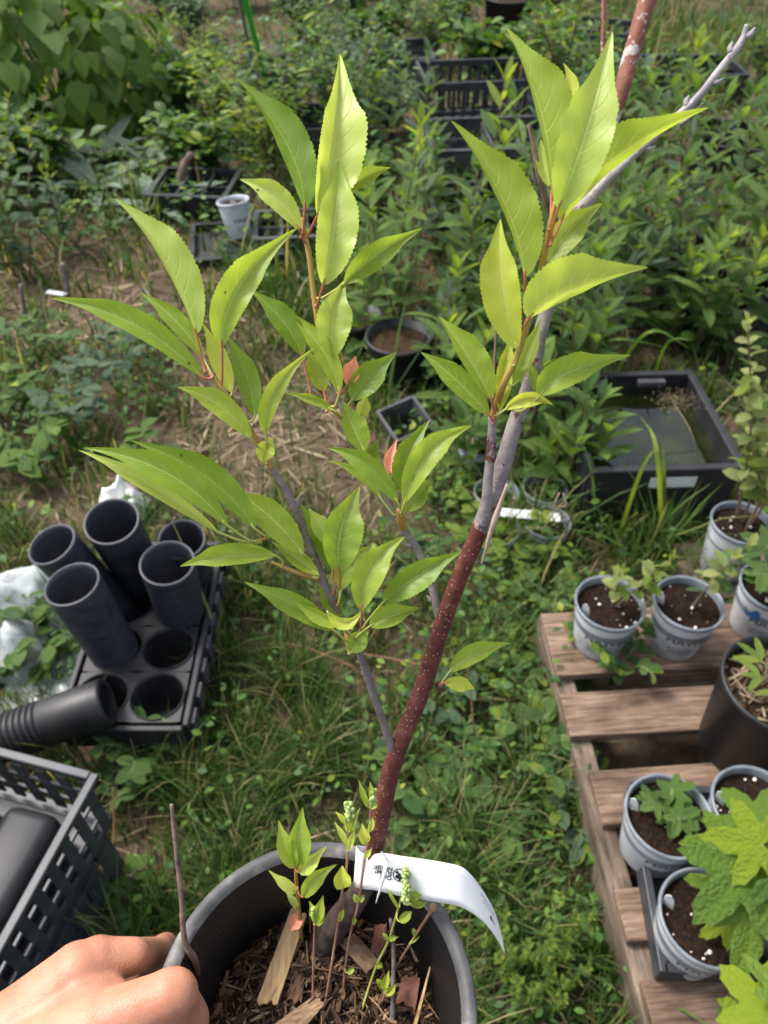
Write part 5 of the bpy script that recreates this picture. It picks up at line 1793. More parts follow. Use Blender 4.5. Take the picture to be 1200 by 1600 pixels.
limb("branch", [(620, 1196, .575), (607, 1152, .558), (585, 1090, .54), (562, 1022, .525), (541, 982, .515), (510, 918, .502), (480, 842, .49), (450, 772, .478), (424, 732, .47)], [13, 13, 12, 12, 12, 13, 12, 11, 10], 'bark_twig', 60, 10, .16)
limb("shoot", [(424, 734, .47), (405, 695, .464), (378, 650, .455), (350, 612, .447), (328, 582, .443)], [10, 9, 8, 8, 6], 'shoot', 24, 8, .1)
limb("branch", [(690, 978, .522), (680, 938, .52), (665, 888, .519), (650, 855, .518), (632, 830, .518), (600, 780, .516), (580, 738, .515), (556, 680, .513), (538, 645, .512), (522, 605, .51), (508, 560, .507)], [16, 13, 12, 12, 14, 11, 10, 9, 9, 8, 8], 'bark_twig', 60, 10, .16)
limb("shoot", [(508, 562, .507), (498, 515, .503), (489, 450, .498), (484, 405, .494), (476, 365, .49), (471, 340, .488)], [8, 9, 9, 9, 8, 6], 'shoot', 30, 8, .1)
limb("spur", [(541, 982, .515), (545, 1005, .512), (553, 1018, .514)], [8, 12, 12], 'shoot', 10, 8, .1)
limb("spur", [(632, 830, .518), (626, 812, .512), (625, 796, .508)], [12, 16, 12], 'shoot', 10, 8, .1)
limb("spur", [(540, 655, .512), (525, 645, .508), (515, 636, .506)], [8, 7, 5], 'shoot', 10, 8, .1)
limb("spur", [(688, 1072, .541), (693, 1068, .535), (698, 1064, .533)], [10, 7, 3], 'bark_twig', 6, 8, .2)
limb("spur", [(498, 905, .498), (470, 897, .490), (440, 885, .486), (424, 878, .485)], [8, 7, 6, 4], 'shoot', 14, 8, .1)
limb("spur", [(470, 820, .487), (430, 835, .482), (405, 845, .478)], [7, 6, 4], 'shoot', 14, 8, .1)
for i, (x_, y_, r_) in enumerate([(753, 822, 13.5), (690, 977, 13), (617, 1188, 13), (480, 842, 8), (632, 831, 9), (510, 918, 8), (572, 1052, 8), (688, 1072, 8)]):   # swollen joints
    d_ = tdep(y_) if x_ > 600 and x_ != 632 else np.interp(y_, [732, 1196], [.47, .575]) if x_ != 632 else .518
    mb = MB()
    c = P(x_, y_, float(d_))
    rr = r_ * float(d_) * S / F
    bm = bmesh.new(); bmesh.ops.create_icosphere(bm, subdivisions=2, radius=rr)
    mb.add([c + v.co * (1 + .35 * noise.noise(v.co * 400)) for v in bm.verts], [tuple(v.index for v in f.verts) for f in bm.faces]); bm.free()
    part("node", mb, M['bark_grey' if r_ > 12 and i == 0 else ('bark_red' if i in (1, 2, 7) else 'bark_twig')], tree)


R_ = random.Random(31)
for pl, rad_, qs, mt in ((SK[4], 5.5, (.22, .36, .5, .64, .78, .9), 'bark_ash'), (SK[7], 6, (.12, .3, .45, .6, .72, .84), 'bark_twig'), (SK[9], 6, (.1, .22, .33), 'bark_twig')):   # alternate buds
    for j, q in enumerate(qs):
        c = pl[int(q * (len(pl) - 1))]
        tg = (pl[min(len(pl) - 1, int(q * (len(pl) - 1)) + 1)] - c).normalized()
        sdv = tg.cross((CAM - c).normalized()).normalized() * (1 if j % 2 else -1)
        r0 = rad_ * .45 * S / F
        mb = MB()
        tube(mb, [c + sdv * r0 * .6, c + sdv * r0 * 1.5 + tg * r0 * .8, c + sdv * r0 * 2.0 + tg * r0 * 2.2], [r0 * .75, r0 * .7, r0 * .15], 6, 7, rough=.2)
        part("bud", mb, M[mt], tree)


def nearest(p):
    best, bp = 1e9, None
    for pl in SK:
        for q in pl:
            d = (q - p).length
            if d < best: best, bp = d, q
    return bp, best


def hero_leaf(parent, b, m_, t, wl, wr, d, mat='leaf_fresh', sl=1, sr=1, dm=.0, dt=.0, pet='petiole_red', attach=None, teeth=22, tooth=.05, seed=0, name="leaf", nu=46, W=None, petw=4.0):
    """leaf through photo pixels base, mid, tip at depth d (mid d+dm, tip d+dt); wl, wr: seen half widths left and right in pixels"""
    B, Mp, Tp = P(b[0], b[1], d), P(m_[0], m_[1], d + dm), P(t[0], t[1], d + dt)
    C = Mp * 2 - (B + Tp) * .5
    R = random.Random(seed)
    px2m = d * S / F
    wmax = (W or max(wl, wr) * 1.32 + 2) * px2m
    half = []
    for w, sg in ((wl, sl), (wr, sr)):
        w_ = w * px2m * 1.09
        z_ = min(math.sqrt(max(0, wmax ** 2 - w_ ** 2)), wmax * .72) * sg
        half.append((w_, z_))
    vs, uv = [], []
    cols = [-1, -.8, -.5, -.22, 0, .22, .5, .8, 1]
    ph = R.uniform(0, 6)
    for i in range(nu + 1):
        u = i / nu
        p = B * (1 - u) ** 2 + C * 2 * u * (1 - u) + Tp * u * u
        tg = ((C - B) * 2 * (1 - u) + (Tp - C) * 2 * u).normalized()
        view = (CAM - p).normalized()
        left = view.cross(tg).normalized()
        tow = tg.cross(left).normalized()
        f = math.sin(math.pi * max(u, 1e-4) ** .86) ** .82 if 0 < u < 1 else 0.0
        if u > .62: f *= 1 - .42 * math.sin(min(1, (u - .62) / .30) * math.pi / 2)
        for c in cols:
            w_, z_ = half[0] if c < 0 else half[1]
            a = abs(c)
            ff = f
            if a == 1: ff *= (1 - tooth * (i % 2) * R.uniform(.4, 1.5)) if i < nu else 1
            ripple = (.07 * math.sin(u * 15 + ph + c * 2) + .05 * math.sin(u * 31 + ph * 2)) * a * a
            arch = .10 * math.sin(math.pi * a)
            q = p + (left if c < 0 else -left) * (w_ * a * ff) + tow * (z_ * a * ff * (1 - .25 * a) + wmax * (ripple + arch * (-1 if z_ >= 0 else 1)) * ff)
            vs.append(q)
            uv.append((u, (c + 1) / 2))
    nc = len(cols)
    fs = []
    for i in range(nu):
        for j in range(nc - 1):
            a = i * nc + j
            fs.append((a, a + 1, a + nc + 1, a + nc))
    me = MB().add(vs, fs).mesh(name, M[mat])
    lay = me.uv_layers.new(name="UVMap")
    lay.data.foreach_set("uv", np.array([uv[l.vertex_index] for l in me.loops]).reshape(-1))
    lf = link(name, me, parent)
    # stalk back to the branch
    if pet:
        q = P(*attach) if attach else nearest(B)[0]
        mid = q.lerp(B, .5) + (B - C).normalized() * min(.25 * (q - B).length, .004)
        mbp = MB()
        inn = B + (C - B).normalized() * .003
        tube(mbp, [q, mid, B, inn], [petw * .55 * px2m, petw * .42 * px2m, petw * .4 * px2m, petw * .2 * px2m], 12, 7)
        part("petiole", mbp, M[pet], lf)
    return lf


FR, PA_, DP, YL = 'leaf_fresh', 'leaf_pale', 'leaf_deep', 'leaf_yellow'
RD, GR = 'petiole_red', 'petiole_green'
LV = [  # base, mid, tip, wl, wr, depth, material, sl, sr, dm, dt, petiole, attach
    # end shoot, far side of the gap
    ((307, 523), (258, 407), (178, 310), 5, 37, .438, PA_, -1, 1, -.01, -.005, RD, (321, 584, .443)),
    ((347, 542), (374, 448), (465, 356), 27, 22, .436, FR, 1, 1, -.006, .0, RD, (345, 604, .447)),
    ((317, 590), (206, 505), (78, 466), 14, 22, .440, FR, 1, 1, -.008, -.002, RD, (333, 588, .443)),
    ((318, 560), (275, 502), (219, 457), 13, 15, .448, FR, 1, 1, 0, .004, GR, (330, 585, .444)),
    ((362, 614), (342, 560), (317, 505), 14, 14, .452, YL, 1, 1, 0, 0, GR, None),
    ((398, 652), (384, 586), (355, 524), 16, 18, .456, DP, 1, 1, 0, .002, GR, None),
    ((392, 686), (340, 632), (277, 605), 14, 19, .452, FR, 1, 1, -.005, 0, GR, (405, 697, .464)),
    ((416, 680), (428, 612), (492, 543), 13, 14, .458, FR, 1, 1, -.004, 0, GR, (414, 705, .465)),
    ((411, 722), (416, 702), (427, 684), 14, 13, .462, YL, 1, 1, 0, 0, GR, (418, 722, .468)),
    # left middle group
    ((342, 832), (226, 752), (122, 703), 12, 11, .468, PA_, 1, 1, -.008, -.006, GR, (408, 846, .478)),
    ((354, 820), (258, 738), (131, 700), 17, 22, .462, FR, 1, 1, -.010, -.006, GR, (405, 845, .478)),
    ((398, 826), (320, 744), (203, 688), 15, 25, .470, DP, 1, 1, -.006, -.004, GR, (430, 835, .482)),
    ((430, 868), (352, 870), (281, 885), 13, 19, .478, FR, 1, 1, -.006, -.004, GR, (440, 886, .486)),
    ((474, 866), (420, 806), (362, 764), 21, 23, .484, FR, 1, 1, -.004, -.002, GR, (490, 872, .494)),
    ((498, 898), (464, 874), (423, 845), 10, 12, .488, FR, 1, 1, 0, 0, GR, None),
    ((522, 985), (456, 944), (381, 909), 16, 17, .500, DP, 1, 1, -.004, 0, GR, (545, 1008, .512)),
    ((532, 977), (497, 962), (456, 937), 12, 8, .493, FR, 1, 1, 0, 0, GR, (546, 1005, .511)),
    ((511, 955), (540, 974), (569, 949), 8, 10, .490, YL, 1, 1, 0, 0, GR, (543, 990, .510)),
    ((548, 1020), (562, 1000), (577, 984), 15, 14, .505, FR, 1, 1, 0, 0, GR, (546, 1015, .513)),
    ((530, 894), (533, 826), (563, 759), 23, 33, .486, FR, 1, 1, -.004, .002, RD, (528, 945, .507)),
    ((520, 892), (498, 838), (470, 788), 13, 17, .496, DP, 1, 1, 0, 0, RD, (517, 930, .503)),
    ((533, 922), (547, 882), (582, 852), 17, 17, .494, FR, 1, 1, 0, 0, GR, (526, 945, .506)),
    ((565, 952), (583, 888), (633, 838), 23, 21, .482, FR, 1, 1, -.004, 0, RD, (563, 984, .51)),
    ((598, 942), (653, 899), (722, 861), 19, 22, .486, DP, 1, 1, -.003, 0, GR, (566, 985, .51)),
    ((577, 979), (614, 962), (656, 950), 19, 14, .490, FR, 1, 1, 0, 0, GR, (560, 998, .512)),
    ((536, 962), (515, 938), (497, 912), 13, 13, .508, DP, 1, 1, 0, 0, None, None),
    ((516, 852), (500, 822), (482, 794), 13, 15, .492, PA_, 1, 1, 0, 0, GR, (510, 915, .502)),
    # centre group on the swollen joint
    ((622, 786), (572, 726), (512, 700), 16, 15, .498, DP, 1, 1, -.004, 0, GR, (625, 800, .508)),
    ((596, 780), (560, 740), (512, 720), 7, 7, .508, FR, 1, 1, 0, 0, GR, (618, 806, .51)),
    ((630, 772), (638, 714), (672, 655), 20, 18, .498, DP, 1, 1, -.002, .002, GR, (625, 798, .508)),
    ((632, 786), (671, 708), (738, 665), 21, 18, .494, FR, 1, 1, -.004, 0, GR, (627, 800, .508)),
    ((632, 800), (652, 774), (674, 752), 19, 16, .504, FR, 1, 1, 0, 0, GR, (627, 806, .51)),
    ((570, 706), (552, 668), (534, 624), 15, 21, .504, FR, 1, 1, 0, 0, GR, None),
    ((584, 742), (580, 715), (592, 686), 13, 13, .510, DP, 1, 1, 0, 0, GR, None),
    ((549, 626), (577, 590), (620, 550), 22, 20, .502, DP, 1, 1, 0, 0, GR, (537, 640, .511)),
    ((560, 656), (568, 636), (572, 617), 10, 10, .508, YL, 1, 1, 0, 0, GR, None),
    ((522, 642), (487, 624), (445, 614), 7, 7, .503, FR, 1, 1, 0, 0, GR, (535, 652, .511)),
    ((506, 612), (494, 580), (482, 548), 14, 18, .510, FR, 1, 1, 0, 0, RD, (510, 645, .508)),
    ((472, 556), (442, 502), (388, 450), 15, 21, .500, DP, 1, 1, -.003, 0, RD, (486, 622, .506)),
    ((530, 614), (502, 544), (446, 484), 14, 17, .496, FR, 1, 1, -.003, 0, GR, None),
    ((522, 560), (520, 498), (540, 436), 23, 28, .492, PA_, 1, 1, -.002, 0, RD, None),
    # top of the centre shoot
    ((505, 446), (522, 350), (530, 248), 24, 35, .478, PA_, 1, 1, -.006, 0, RD, (493, 478, .50)),
    ((496, 336), (522, 222), (531, 84), 20, 46, .484, PA_, 1, 1, -.006, .004, RD, (476, 372, .49)),
    ((536, 304), (572, 276), (611, 262), 13, 11, .492, FR, 1, 1, 0, 0, None, None),
    ((476, 326), (447, 222), (369, 122), 14, 33, .482, DP, -1, 1, -.006, 0, RD, (470, 372, .49)),
    ((468, 360), (430, 308), (374, 280), 15, 19, .476, PA_, 1, 1, -.004, 0, RD, (476, 378, .49)),
    ((538, 443), (588, 398), (661, 356), 17, 19, .490, FR, 1, 1, -.003, 0, GR, (490, 465, .50)),
    # big group on the tall shoot
    ((862, 302), (844, 172), (790, 43), 6, 46, .400, FR, -1, 1, -.012, -.010, RD, (858, 360, .395)),
    ((884, 195), (893, 140), (880, 98), 9, 11, .412, YL, 1, 1, 0, 0, None, None),
    ((872, 326), (916, 204), (957, 48), 34, 38, .386, PA_, 1, 1, -.014, -.014, RD, (862, 372, .396)),
    ((877, 346), (958, 250), (1108, 168), 40, 11, .394, FR, 1, -1, -.010, -.012, RD, (858, 385, .397)),
    ((820, 434), (786, 314), (704, 188), 6, 44, .402, FR, -1, 1, -.010, -.010, RD, (815, 490, .424)),
    ((808, 546), (784, 442), (782, 342), 31, 24, .416, YL, 1, 1, -.006, -.002, GR, (800, 572, .428)),
    ((826, 498), (894, 454), (1013, 418), 48, 9, .404, PA_, 1, -1, -.008, -.008, RD, (812, 536, .425)),
    ((858, 416), (888, 362), (942, 317), 22, 22, .412, FR, 1, 1, 0, 0, GR, (848, 425, .42)),
    ((844, 618), (889, 582), (986, 555), 25, 19, .425, FR, 1, 1, -.004, 0, GR, (800, 640, .44)),
    ((788, 641), (826, 622), (865, 633), 9, 13, .428, YL, 1, 1, 0, 0, GR, (776, 645, .442)),
    ((838, 616), (834, 588), (824, 558), 7, 7, .436, FR, 1, 1, 0, 0, GR, (795, 630, .437)),
    ((802, 602), (824, 552), (846, 496), 13, 13, .432, FR, 1, 1, 0, 0, GR, None),
    ((768, 626), (730, 556), (685, 494), 11, 27, .430, FR, 1, 1, -.005, -.003, RD, (770, 655, .445)),
    ((765, 650), (711, 592), (657, 550), 15, 19, .434, FR, 1, 1, -.005, -.003, RD, (770, 660, .447)),
    ((858, 292), (850, 255), (845, 216), 11, 9, .415, PA_, 1, 1, 0, 0, None, None),
    ((781, 642), (788, 580), (800, 520), 11, 15, .440, YL, 1, 1, 0, 0, GR, (775, 648, .444)),
    # the two leaves low on the trunk
    ((702, 1050), (744, 1020), (798, 1005), 15, 13, .528, FR, 1, 1, 0, 0, GR, (690, 1071, .536)),
    ((694, 1067), (720, 1068), (742, 1077), 10, 12, .530, YL, 1, 1, 0, 0, RD, (689, 1072, .537)),
]
for i, (b, m_, t, wl, wr, d, mt, sl, sr, dm, dt, pet, att) in enumerate(LV):
    L_ = math.hypot(t[0] - b[0], t[1] - b[1])
    hero_leaf(tree, b, m_, t, wl, wr, d, mt, sl, sr, dm, dt, pet, att, seed=i, nu=int(max(26, min(76, L_ / 3.2))) // 2 * 2, petw=5.2 if L_ > 150 else 4)
for (b, m_, t, w) in (((543, 602), (549, 580), (556, 556), 13), ((609, 742), (610, 716), (621, 685), 9)):
    lf = hero_leaf(tree, b, m_, t, w, w, .50, 'leaf_coral', 1, 1, 0, 0, 'petiole_red', None, tooth=.0, seed=3)
    lf["label"] = "small coral pink old leaf"

# ------------------------------------------------------------------ paper tag looped round the trunk
TOP = [(577, 1337), (596, 1333), (630, 1338), (666, 1343), (700, 1349), (722, 1355), (738, 1369), (752, 1388), (764, 1407), (774, 1428), (782, 1455), (788.5, 1486)]
BOT = [(566, 1389), (586, 1391), (625, 1400), (661, 1406), (692, 1411), (713, 1415), (728, 1421), (744, 1431), (758, 1443), (771, 1459), (781, 1475), (788, 1490)]
DT_ = [.606, .598, .592, .588, .586, .587, .592, .600, .609, .619, .629, .636]
DB_ = [.612, .604, .598, .594, .592, .592, .594, .598, .604, .612, .622, .632]
tp = catmull([P(x, y, d) for (x, y), d in zip(TOP, DT_)], 66)
bt = catmull([P(x, y, d) for (x, y), d in zip(BOT, DB_)], 66)
# loop behind the trunk
lt = catmull([P(597, 1334, .612), P(590, 1331, .630), P(568, 1322, .632), P(557, 1322, .618), P(563, 1331, .606), P(577, 1337, .606)], 24)
lb = catmull([P(588, 1391, .618), P(580, 1390, .638), P(562, 1386, .640), P(553, 1380, .626), P(556, 1386, .613), P(566, 1389, .612)], 24)
tp, bt = lt[:-1] + tp, lb[:-1] + bt
NT = len(tp) - 1
label_t = thing("plant_label", "white printed paper label looped round the trunk above the held pot", "label", P(580, 1362, .605))
mb = MB()
vs, fs = [], []
NV = 6
for i in range(NT + 1):
    for j in range(NV + 1):
        vs.append(tp[i].lerp(bt[i], j / NV))
for i in range(NT):
    for j in range(NV):
        a = i * (NV + 1) + j
        fs.append((a, a + 1, a + NV + 2, a + NV + 1))
mb.add(vs, fs)
strip = part("paper_strip", mb, M['label_white'], label_t)
sm = strip.modifiers.new("thickness", 'SOLIDIFY'); sm.thickness = .00025; sm.offset = 0


def on_label(u, v, lift=.0004):
    """u: index along the front run (0 at the trunk .. 1 at the tip), v: 0 top edge .. 1 bottom edge"""
    s_ = 23 + u * 66
    i = int(max(0, min(NT - 1, math.floor(s_))))
    f = s_ - i
    a, b = tp[i].lerp(tp[i + 1], f), bt[i].lerp(bt[i + 1], f)
    p = a.lerp(b, v)
    return p + (CAM - p).normalized() * lift


def print_on(body, size_v, u0, v0, bold, name="lettering", du=.0075, mat='ink'):
    """upside-down line(s): text x runs towards smaller u, text y runs towards larger v"""
    vs, fs = text_polys(body, 1.0, bold)
    mb = MB()
    out = [on_label(u0 - v.x * size_v * .149, v0 + v.y * size_v) for v in vs]
    mb.add(out, fs)
    return part(name, mb, M[mat], label_t, False)


print_on("OAK", .145, .162, .560, .03)
print_on("SUMMIT", .145, .162, .445, .03)
print_on("NURSERY", .145, .162, .330, .03)
# round tree emblem
mb = MB()
ring = []
for k in range(33):
    a = 2 * math.pi * k / 32
    for r in (1.0, .86):
        ring.append(on_label(.190 + .026 * r * math.cos(a), .485 + .165 * r * math.sin(a)))
mb.add(ring, [(2 * k, 2 * k + 1, 2 * k + 3, 2 * k + 2) for k in range(32)])
for (cu_, cv_, ru, rv) in ((-.009, -.05, .008, .05), (.006, -.07, .010, .05), (-.003, .0, .007, .05), (.011, .03, .007, .045), (-.011, .06, .006, .04)):
    o_ = [on_label(.190 + cu_, .485 - cv_)] + [on_label(.190 + cu_ + ru * math.cos(k * .785), .485 - cv_ + rv * math.sin(k * .785)) for k in range(8)]
    mb.add(o_, [(0, 1 + k, 1 + (k + 1) % 8) for k in range(8)])
mb.add([on_label(.190 + a, .485 - b) for a, b in ((-.003, 0), (.003, 0), (.004, -.14), (-.004, -.14))], [(0, 1, 2, 3)])
part("emblem", mb, M['ink'], label_t, False)
# the small print near the far end is too small to read: thin broken ink lines
R_ = random.Random(3)
for (va, ua, ub, th, mt) in ((.17, .66, .88, .07, 'ink_grey'), (.30, .68, .86, .06, 'ink_grey'), (.50, .78, .92, .17, 'ink')):
    mb = MB()
    u = ua
    while u < ub:
        w = R_.uniform(.006, .012)
        h1, h2 = R_.uniform(.6, 1) * th, R_.uniform(0, .3) * th
        mb.add([on_label(u, va - h1 / 2), on_label(u + w, va - h1 / 2 + h2), on_label(u + w, va + h1 / 2), on_label(u, va + h1 / 2 - h2)], [(0, 1, 2, 3)])
        u += w + R_.uniform(.002, .006)
    part("small_print", mb, M[mt], label_t, False)
# the pointed tail pushed through its slit
mb = MB()
ta = catmull([P(596, 1330, .600), P(602, 1350, .580), P(597, 1378, .578), P(587, 1411, .586)], 16)
vs = []
for k, p in enumerate(ta):
    w = .0011 * (1 - (k / 16) ** 3) * (.4 + .6 * min(1, k / 3)) + .00005
    vs += [p - Vector((w, 0, 0)), p + Vector((w, 0, -.0004))]
mb.add(vs, [(2 * k, 2 * k + 1, 2 * k + 3, 2 * k + 2) for k in range(16)])
tl_ = part("tail", mb, M['label_white'], label_t); sm = tl_.modifiers.new("thickness", 'SOLIDIFY'); sm.thickness = .0003

# ------------------------------------------------------------------ seedlings and weeds in the held pot
sb = G(471, 1478, ZS)
sap = thing("tree_seedling", "small seedling with bright pointed leaves and orange stem in the held pot", "seedling", sb)
mb = MB()
sp3 = [sb - Vector((0, 0, .006)), P(467, 1420, .655), P(463, 1378, .635), P(462, 1352, .622)]
tube(mb, sp3, [.0014, .0013, .0011, .0008], 20, 8)
part("stem", mb, M['shoot'], sap)
SK = [catmull(sp3, 30)]
for i, (b, m_, t, wl, wr, mt, dd) in enumerate([((461, 1356), (447, 1322), (435, 1281), 14, 12, FR, .61), ((464, 1356), (466, 1310), (473, 1261), 14, 19, FR, .612), ((467, 1363), (484, 1345), (511, 1322), 6, 14, PA_, .615),
                                               ((462, 1394), (444, 1382), (419, 1359), 7, 9, PA_, .63), ((474, 1402), (492, 1374), (527, 1350), 10, 13, FR, .63), ((464, 1420), (455, 1405), (446, 1392), 4, 6, PA_, .64), ((462, 1352), (462, 1340), (461, 1330), 4, 4, FR, .618)]):
    hero_leaf(sap, b, m_, t, wl, wr, dd, mt, 1, 1, -.003, 0, RD, None, tooth=.03, seed=50 + i, nu=20, petw=3)
hero_leaf(sap, (474, 1432), (464, 1440), (453, 1456), 9, 12, .665, 'leaf_coral', 1, 1, 0, 0, None, None, tooth=.0, seed=77, nu=16)["label"] = "withered red brown leaf"

R_ = random.Random(21)
def goosefoot(label, pts, leaves, head=None, w=(4, 4, 3), mat='stem_pink', bud=None):
    """pink-stemmed weed: first point lies on the mulch, the rest are (px, py, depth)"""
    global SK
    b = G(pts[0][0], pts[0][1], ZS - .004)
    t = thing("pot_weed", label, "weed", b)
    p3 = [b] + [P(*q) for q in pts[1:]]
    mb = MB()
    tube(mb, p3, [k * .5 * .62 * S / F for k in w], 40, 8, rough=.1)
    part("stem", mb, M[mat], t)
    SK = [catmull(p3, 40)]
    for i, (bb, tt, wl, wr, d, mt) in enumerate(leaves):
        mm = ((bb[0] + tt[0]) / 2 + R_.uniform(-2, 2), (bb[1] + tt[1]) / 2 + R_.uniform(-2, 2))
        hero_leaf(t, bb, mm, tt, wl, wr, d, mt, 1, 1, -.002, 0, 'petiole_green', None, tooth=.02, seed=90 + i, nu=16, petw=2.4)
    if head:
        (hx, hy, hd, hw, hh, cnt) = head
        mb = MB()
        for k in range(cnt):
            q = P(hx + R_.gauss(0, hw * .35), hy + R_.uniform(-hh, hh) * .5, hd + R_.gauss(0, .003))
            bm = bmesh.new(); bmesh.ops.create_icosphere(bm, subdivisions=1, radius=R_.uniform(.0007, .0014))
            mb.add([q + v.co for v in bm.verts], [tuple(v.index for v in f.verts) for f in bm.faces]); bm.free()
        f_ = part("flower_head", mb, M['flower'], t)
    if bud:
        mb = MB(); q = P(*bud); bm = bmesh.new(); bmesh.ops.create_icosphere(bm, subdivisions=2, radius=.0022)
        mb.add([q + Vector((v.co.x, v.co.y, v.co.z * 1.6)) for v in bm.verts], [tuple(v.index for v in f.verts) for f in bm.faces]); bm.free()
        part("dry_bud", mb, M['chip_mid'], t)
    return t


M['flower'] = plain("green_flower", (.30, .38, .12), .7, var=.3, scale=300)
goosefoot("pink stemmed weed with one round yellow green leaf halfway in the held pot", [(502, 1606), (527, 1450, .645), (536, 1385, .622), (542, 1348, .606), (545, 1280, .585)],
          [((536, 1388), (535, 1352), 12, 13, .612, YL), ((543, 1322), (522, 1283), 4, 5, .594, PA_), ((544, 1330), (556, 1290), 4, 5, .592, PA_), ((543, 1300), (540, 1262), 5, 6, .584, YL), ((544, 1290), (524, 1268), 4, 4, .584, YL), ((547, 1300), (563, 1262), 5, 5, .584, PA_), ((530, 1440), (537, 1420), 4, 4, .635, FR)], (545, 1268, .582, 9, 30, 60))
goosefoot("tallest pink stemmed weed crossing the white label in the held pot", [(541, 1608), (537, 1540, .665), (547, 1462, .645), (560, 1412, .622), (570, 1340, .588), (577, 1295, .575), (580, 1252, .565)],
          [((572, 1318), (566, 1286), 7, 9, .575, YL), ((577, 1300), (582, 1276), 4, 5, .572, PA_), ((575, 1262), (560, 1218), 4, 5, .560, FR), ((579, 1248), (578, 1221), 3, 4, .560, FR), ((578, 1262), (590, 1256), 3, 4, .562, PA_), ((570, 1340), (582, 1324), 4, 4, .584, PA_), ((560, 1408), (553, 1396), 4, 5, .618, PA_), ((562, 1408), (571, 1398), 4, 4, .618, PA_), ((553, 1445), (556, 1430), 3, 3, .635, FR), ((543, 1520), (552, 1512), 4, 4, .655, PA_)], (582, 1246, .562, 7, 24, 45))
goosefoot("weed with knobbly green flower spike before the white label", [(556, 1608), (585, 1517, .655), (607, 1470, .640), (622, 1420, .610), (634, 1375, .588)],
          [((637, 1402), (660, 1399), 6, 7, .592, FR), ((640, 1412), (667, 1410), 4, 6, .594, FR), ((624, 1440), (643, 1424), 6, 7, .606, FR), ((622, 1420), (600, 1384), 2, 3, .600, FR), ((608, 1468), (624, 1464), 3, 4, .635, PA_), ((606, 1470), (597, 1458), 3, 3, .636, PA_), ((588, 1510), (598, 1508), 4, 4, .65, FR)], (635, 1385, .586, 8, 56, 130), mat='petiole_green')
goosefoot("bare pink weed stem with a dried bud in the held pot", [(580, 1608), (615, 1520, .655), (647, 1465, .632), (676, 1420, .612)], [((650, 1462), (646, 1450), 3, 4, .63, PA_), ((640, 1475), (656, 1462), 1, 2, .63, PA_)], None, bud=(677, 1418, .610), w=(4, 4, 5))
goosefoot("short weed with two cupped leaves beside the pale chip", [(489, 1606), (489, 1540, .66), (491, 1470, .645), (492, 1440, .635)], [((492, 1442), (505, 1398), 8, 9, .626, FR), ((490, 1438), (483, 1408), 5, 5, .628, YL), ((493, 1444), (508, 1424), 5, 6, .626, FR)], (490, 1425, .626, 4, 14, 24))
goosefoot("small red stemmed weed with yellow edged leaves low in the held pot", [(582, 1612), (592, 1570, .655), (600, 1548, .645)], [((598, 1546), (608, 1516), 5, 6, .64, YL), ((597, 1544), (588, 1530), 4, 5, .642, FR), ((602, 1552), (618, 1538), 5, 6, .64, YL), ((600, 1548), (606, 1538), 3, 3, .64, FR)], None)
mb = MB(); tube(mb, [G(612, 1612, ZS), G(614, 1560, ZS + .016), P(615, 1480, .645), P(610, 1436, .63)], [.0016, .0016, .0014, .001], 20, 8, rough=.3)
tag(part("grey_stick", mb, M['bark_twig']), "thin grey stick standing among the weeds of the held pot", "stick")
# the dead twig leaning at the lip
dt_ = [G(309, 1545, ZS), P(306, 1505, .605), P(289, 1470, .59), P(283, 1400, .585), P(276, 1335, .58), P(268, 1257, .572)]
mb = MB(); tube(mb, dt_, [.0014, .0018, .0016, .0013, .0013, .0010], 40, 8, rough=.35)
tag(part("dead_stick", mb, M['dead_wood']), "thin dark dead twig standing up past the pot lip above the hand", "twig")
# cobweb threads on the inner wall
mb = MB()
for a, b in (((332, 1392, .64), (346, 1412, .655)), ((346, 1412, .655), (360, 1432, .67)), ((360, 1432, .67), (318, 1500, .66)), ((332, 1392, .64), (333, 1440, .665)), ((358, 1376, .635), (336, 1420, .655)), ((333, 1440, .665), (316, 1478, .66))):
    tube(mb, [P(*a), P(*b)], [.00016, .00016], 2, 4)
o = tag(part("cobweb", mb, M['tag_white']), "thin cobweb threads stretched on the inner pot wall", "cobweb")

# ------------------------------------------------------------------ the hand
def capsule_hull(mb, a, b, ra, rb, n=18, rings=7):
    a, b = Vector(a), Vector(b)
    d = (b - a).normalized()
    ref = Vector((0, 0, 1)) if abs(d.z) < .9 else Vector((1, 0, 0))
    x = d.cross(ref).normalized(); y = d.cross(x)
    prof = []
    for i in range(rings + 1):
        t = math.pi / 2 * (1 - i / rings)
        prof.append((a - d * (ra * math.sin(t)), ra * math.cos(t)))
    for i in range(rings + 1):
        t = math.pi / 2 * i / rings
        prof.append((b + d * (rb * math.sin(t)), rb * math.cos(t)))
    vs, fs = [], []
    for c, r in prof:
        for k in range(n):
            an = 2 * math.pi * k / n
            vs.append(c + (x * math.cos(an) + y * math.sin(an)) * max(r, 1e-5))
    for i in range(len(prof) - 1):
        for k in range(n):
            k2 = (k + 1) % n
            fs.append((i * n + k, i * n + k2, (i + 1) * n + k2, (i + 1) * n + k))
    mb.add(vs, fs)


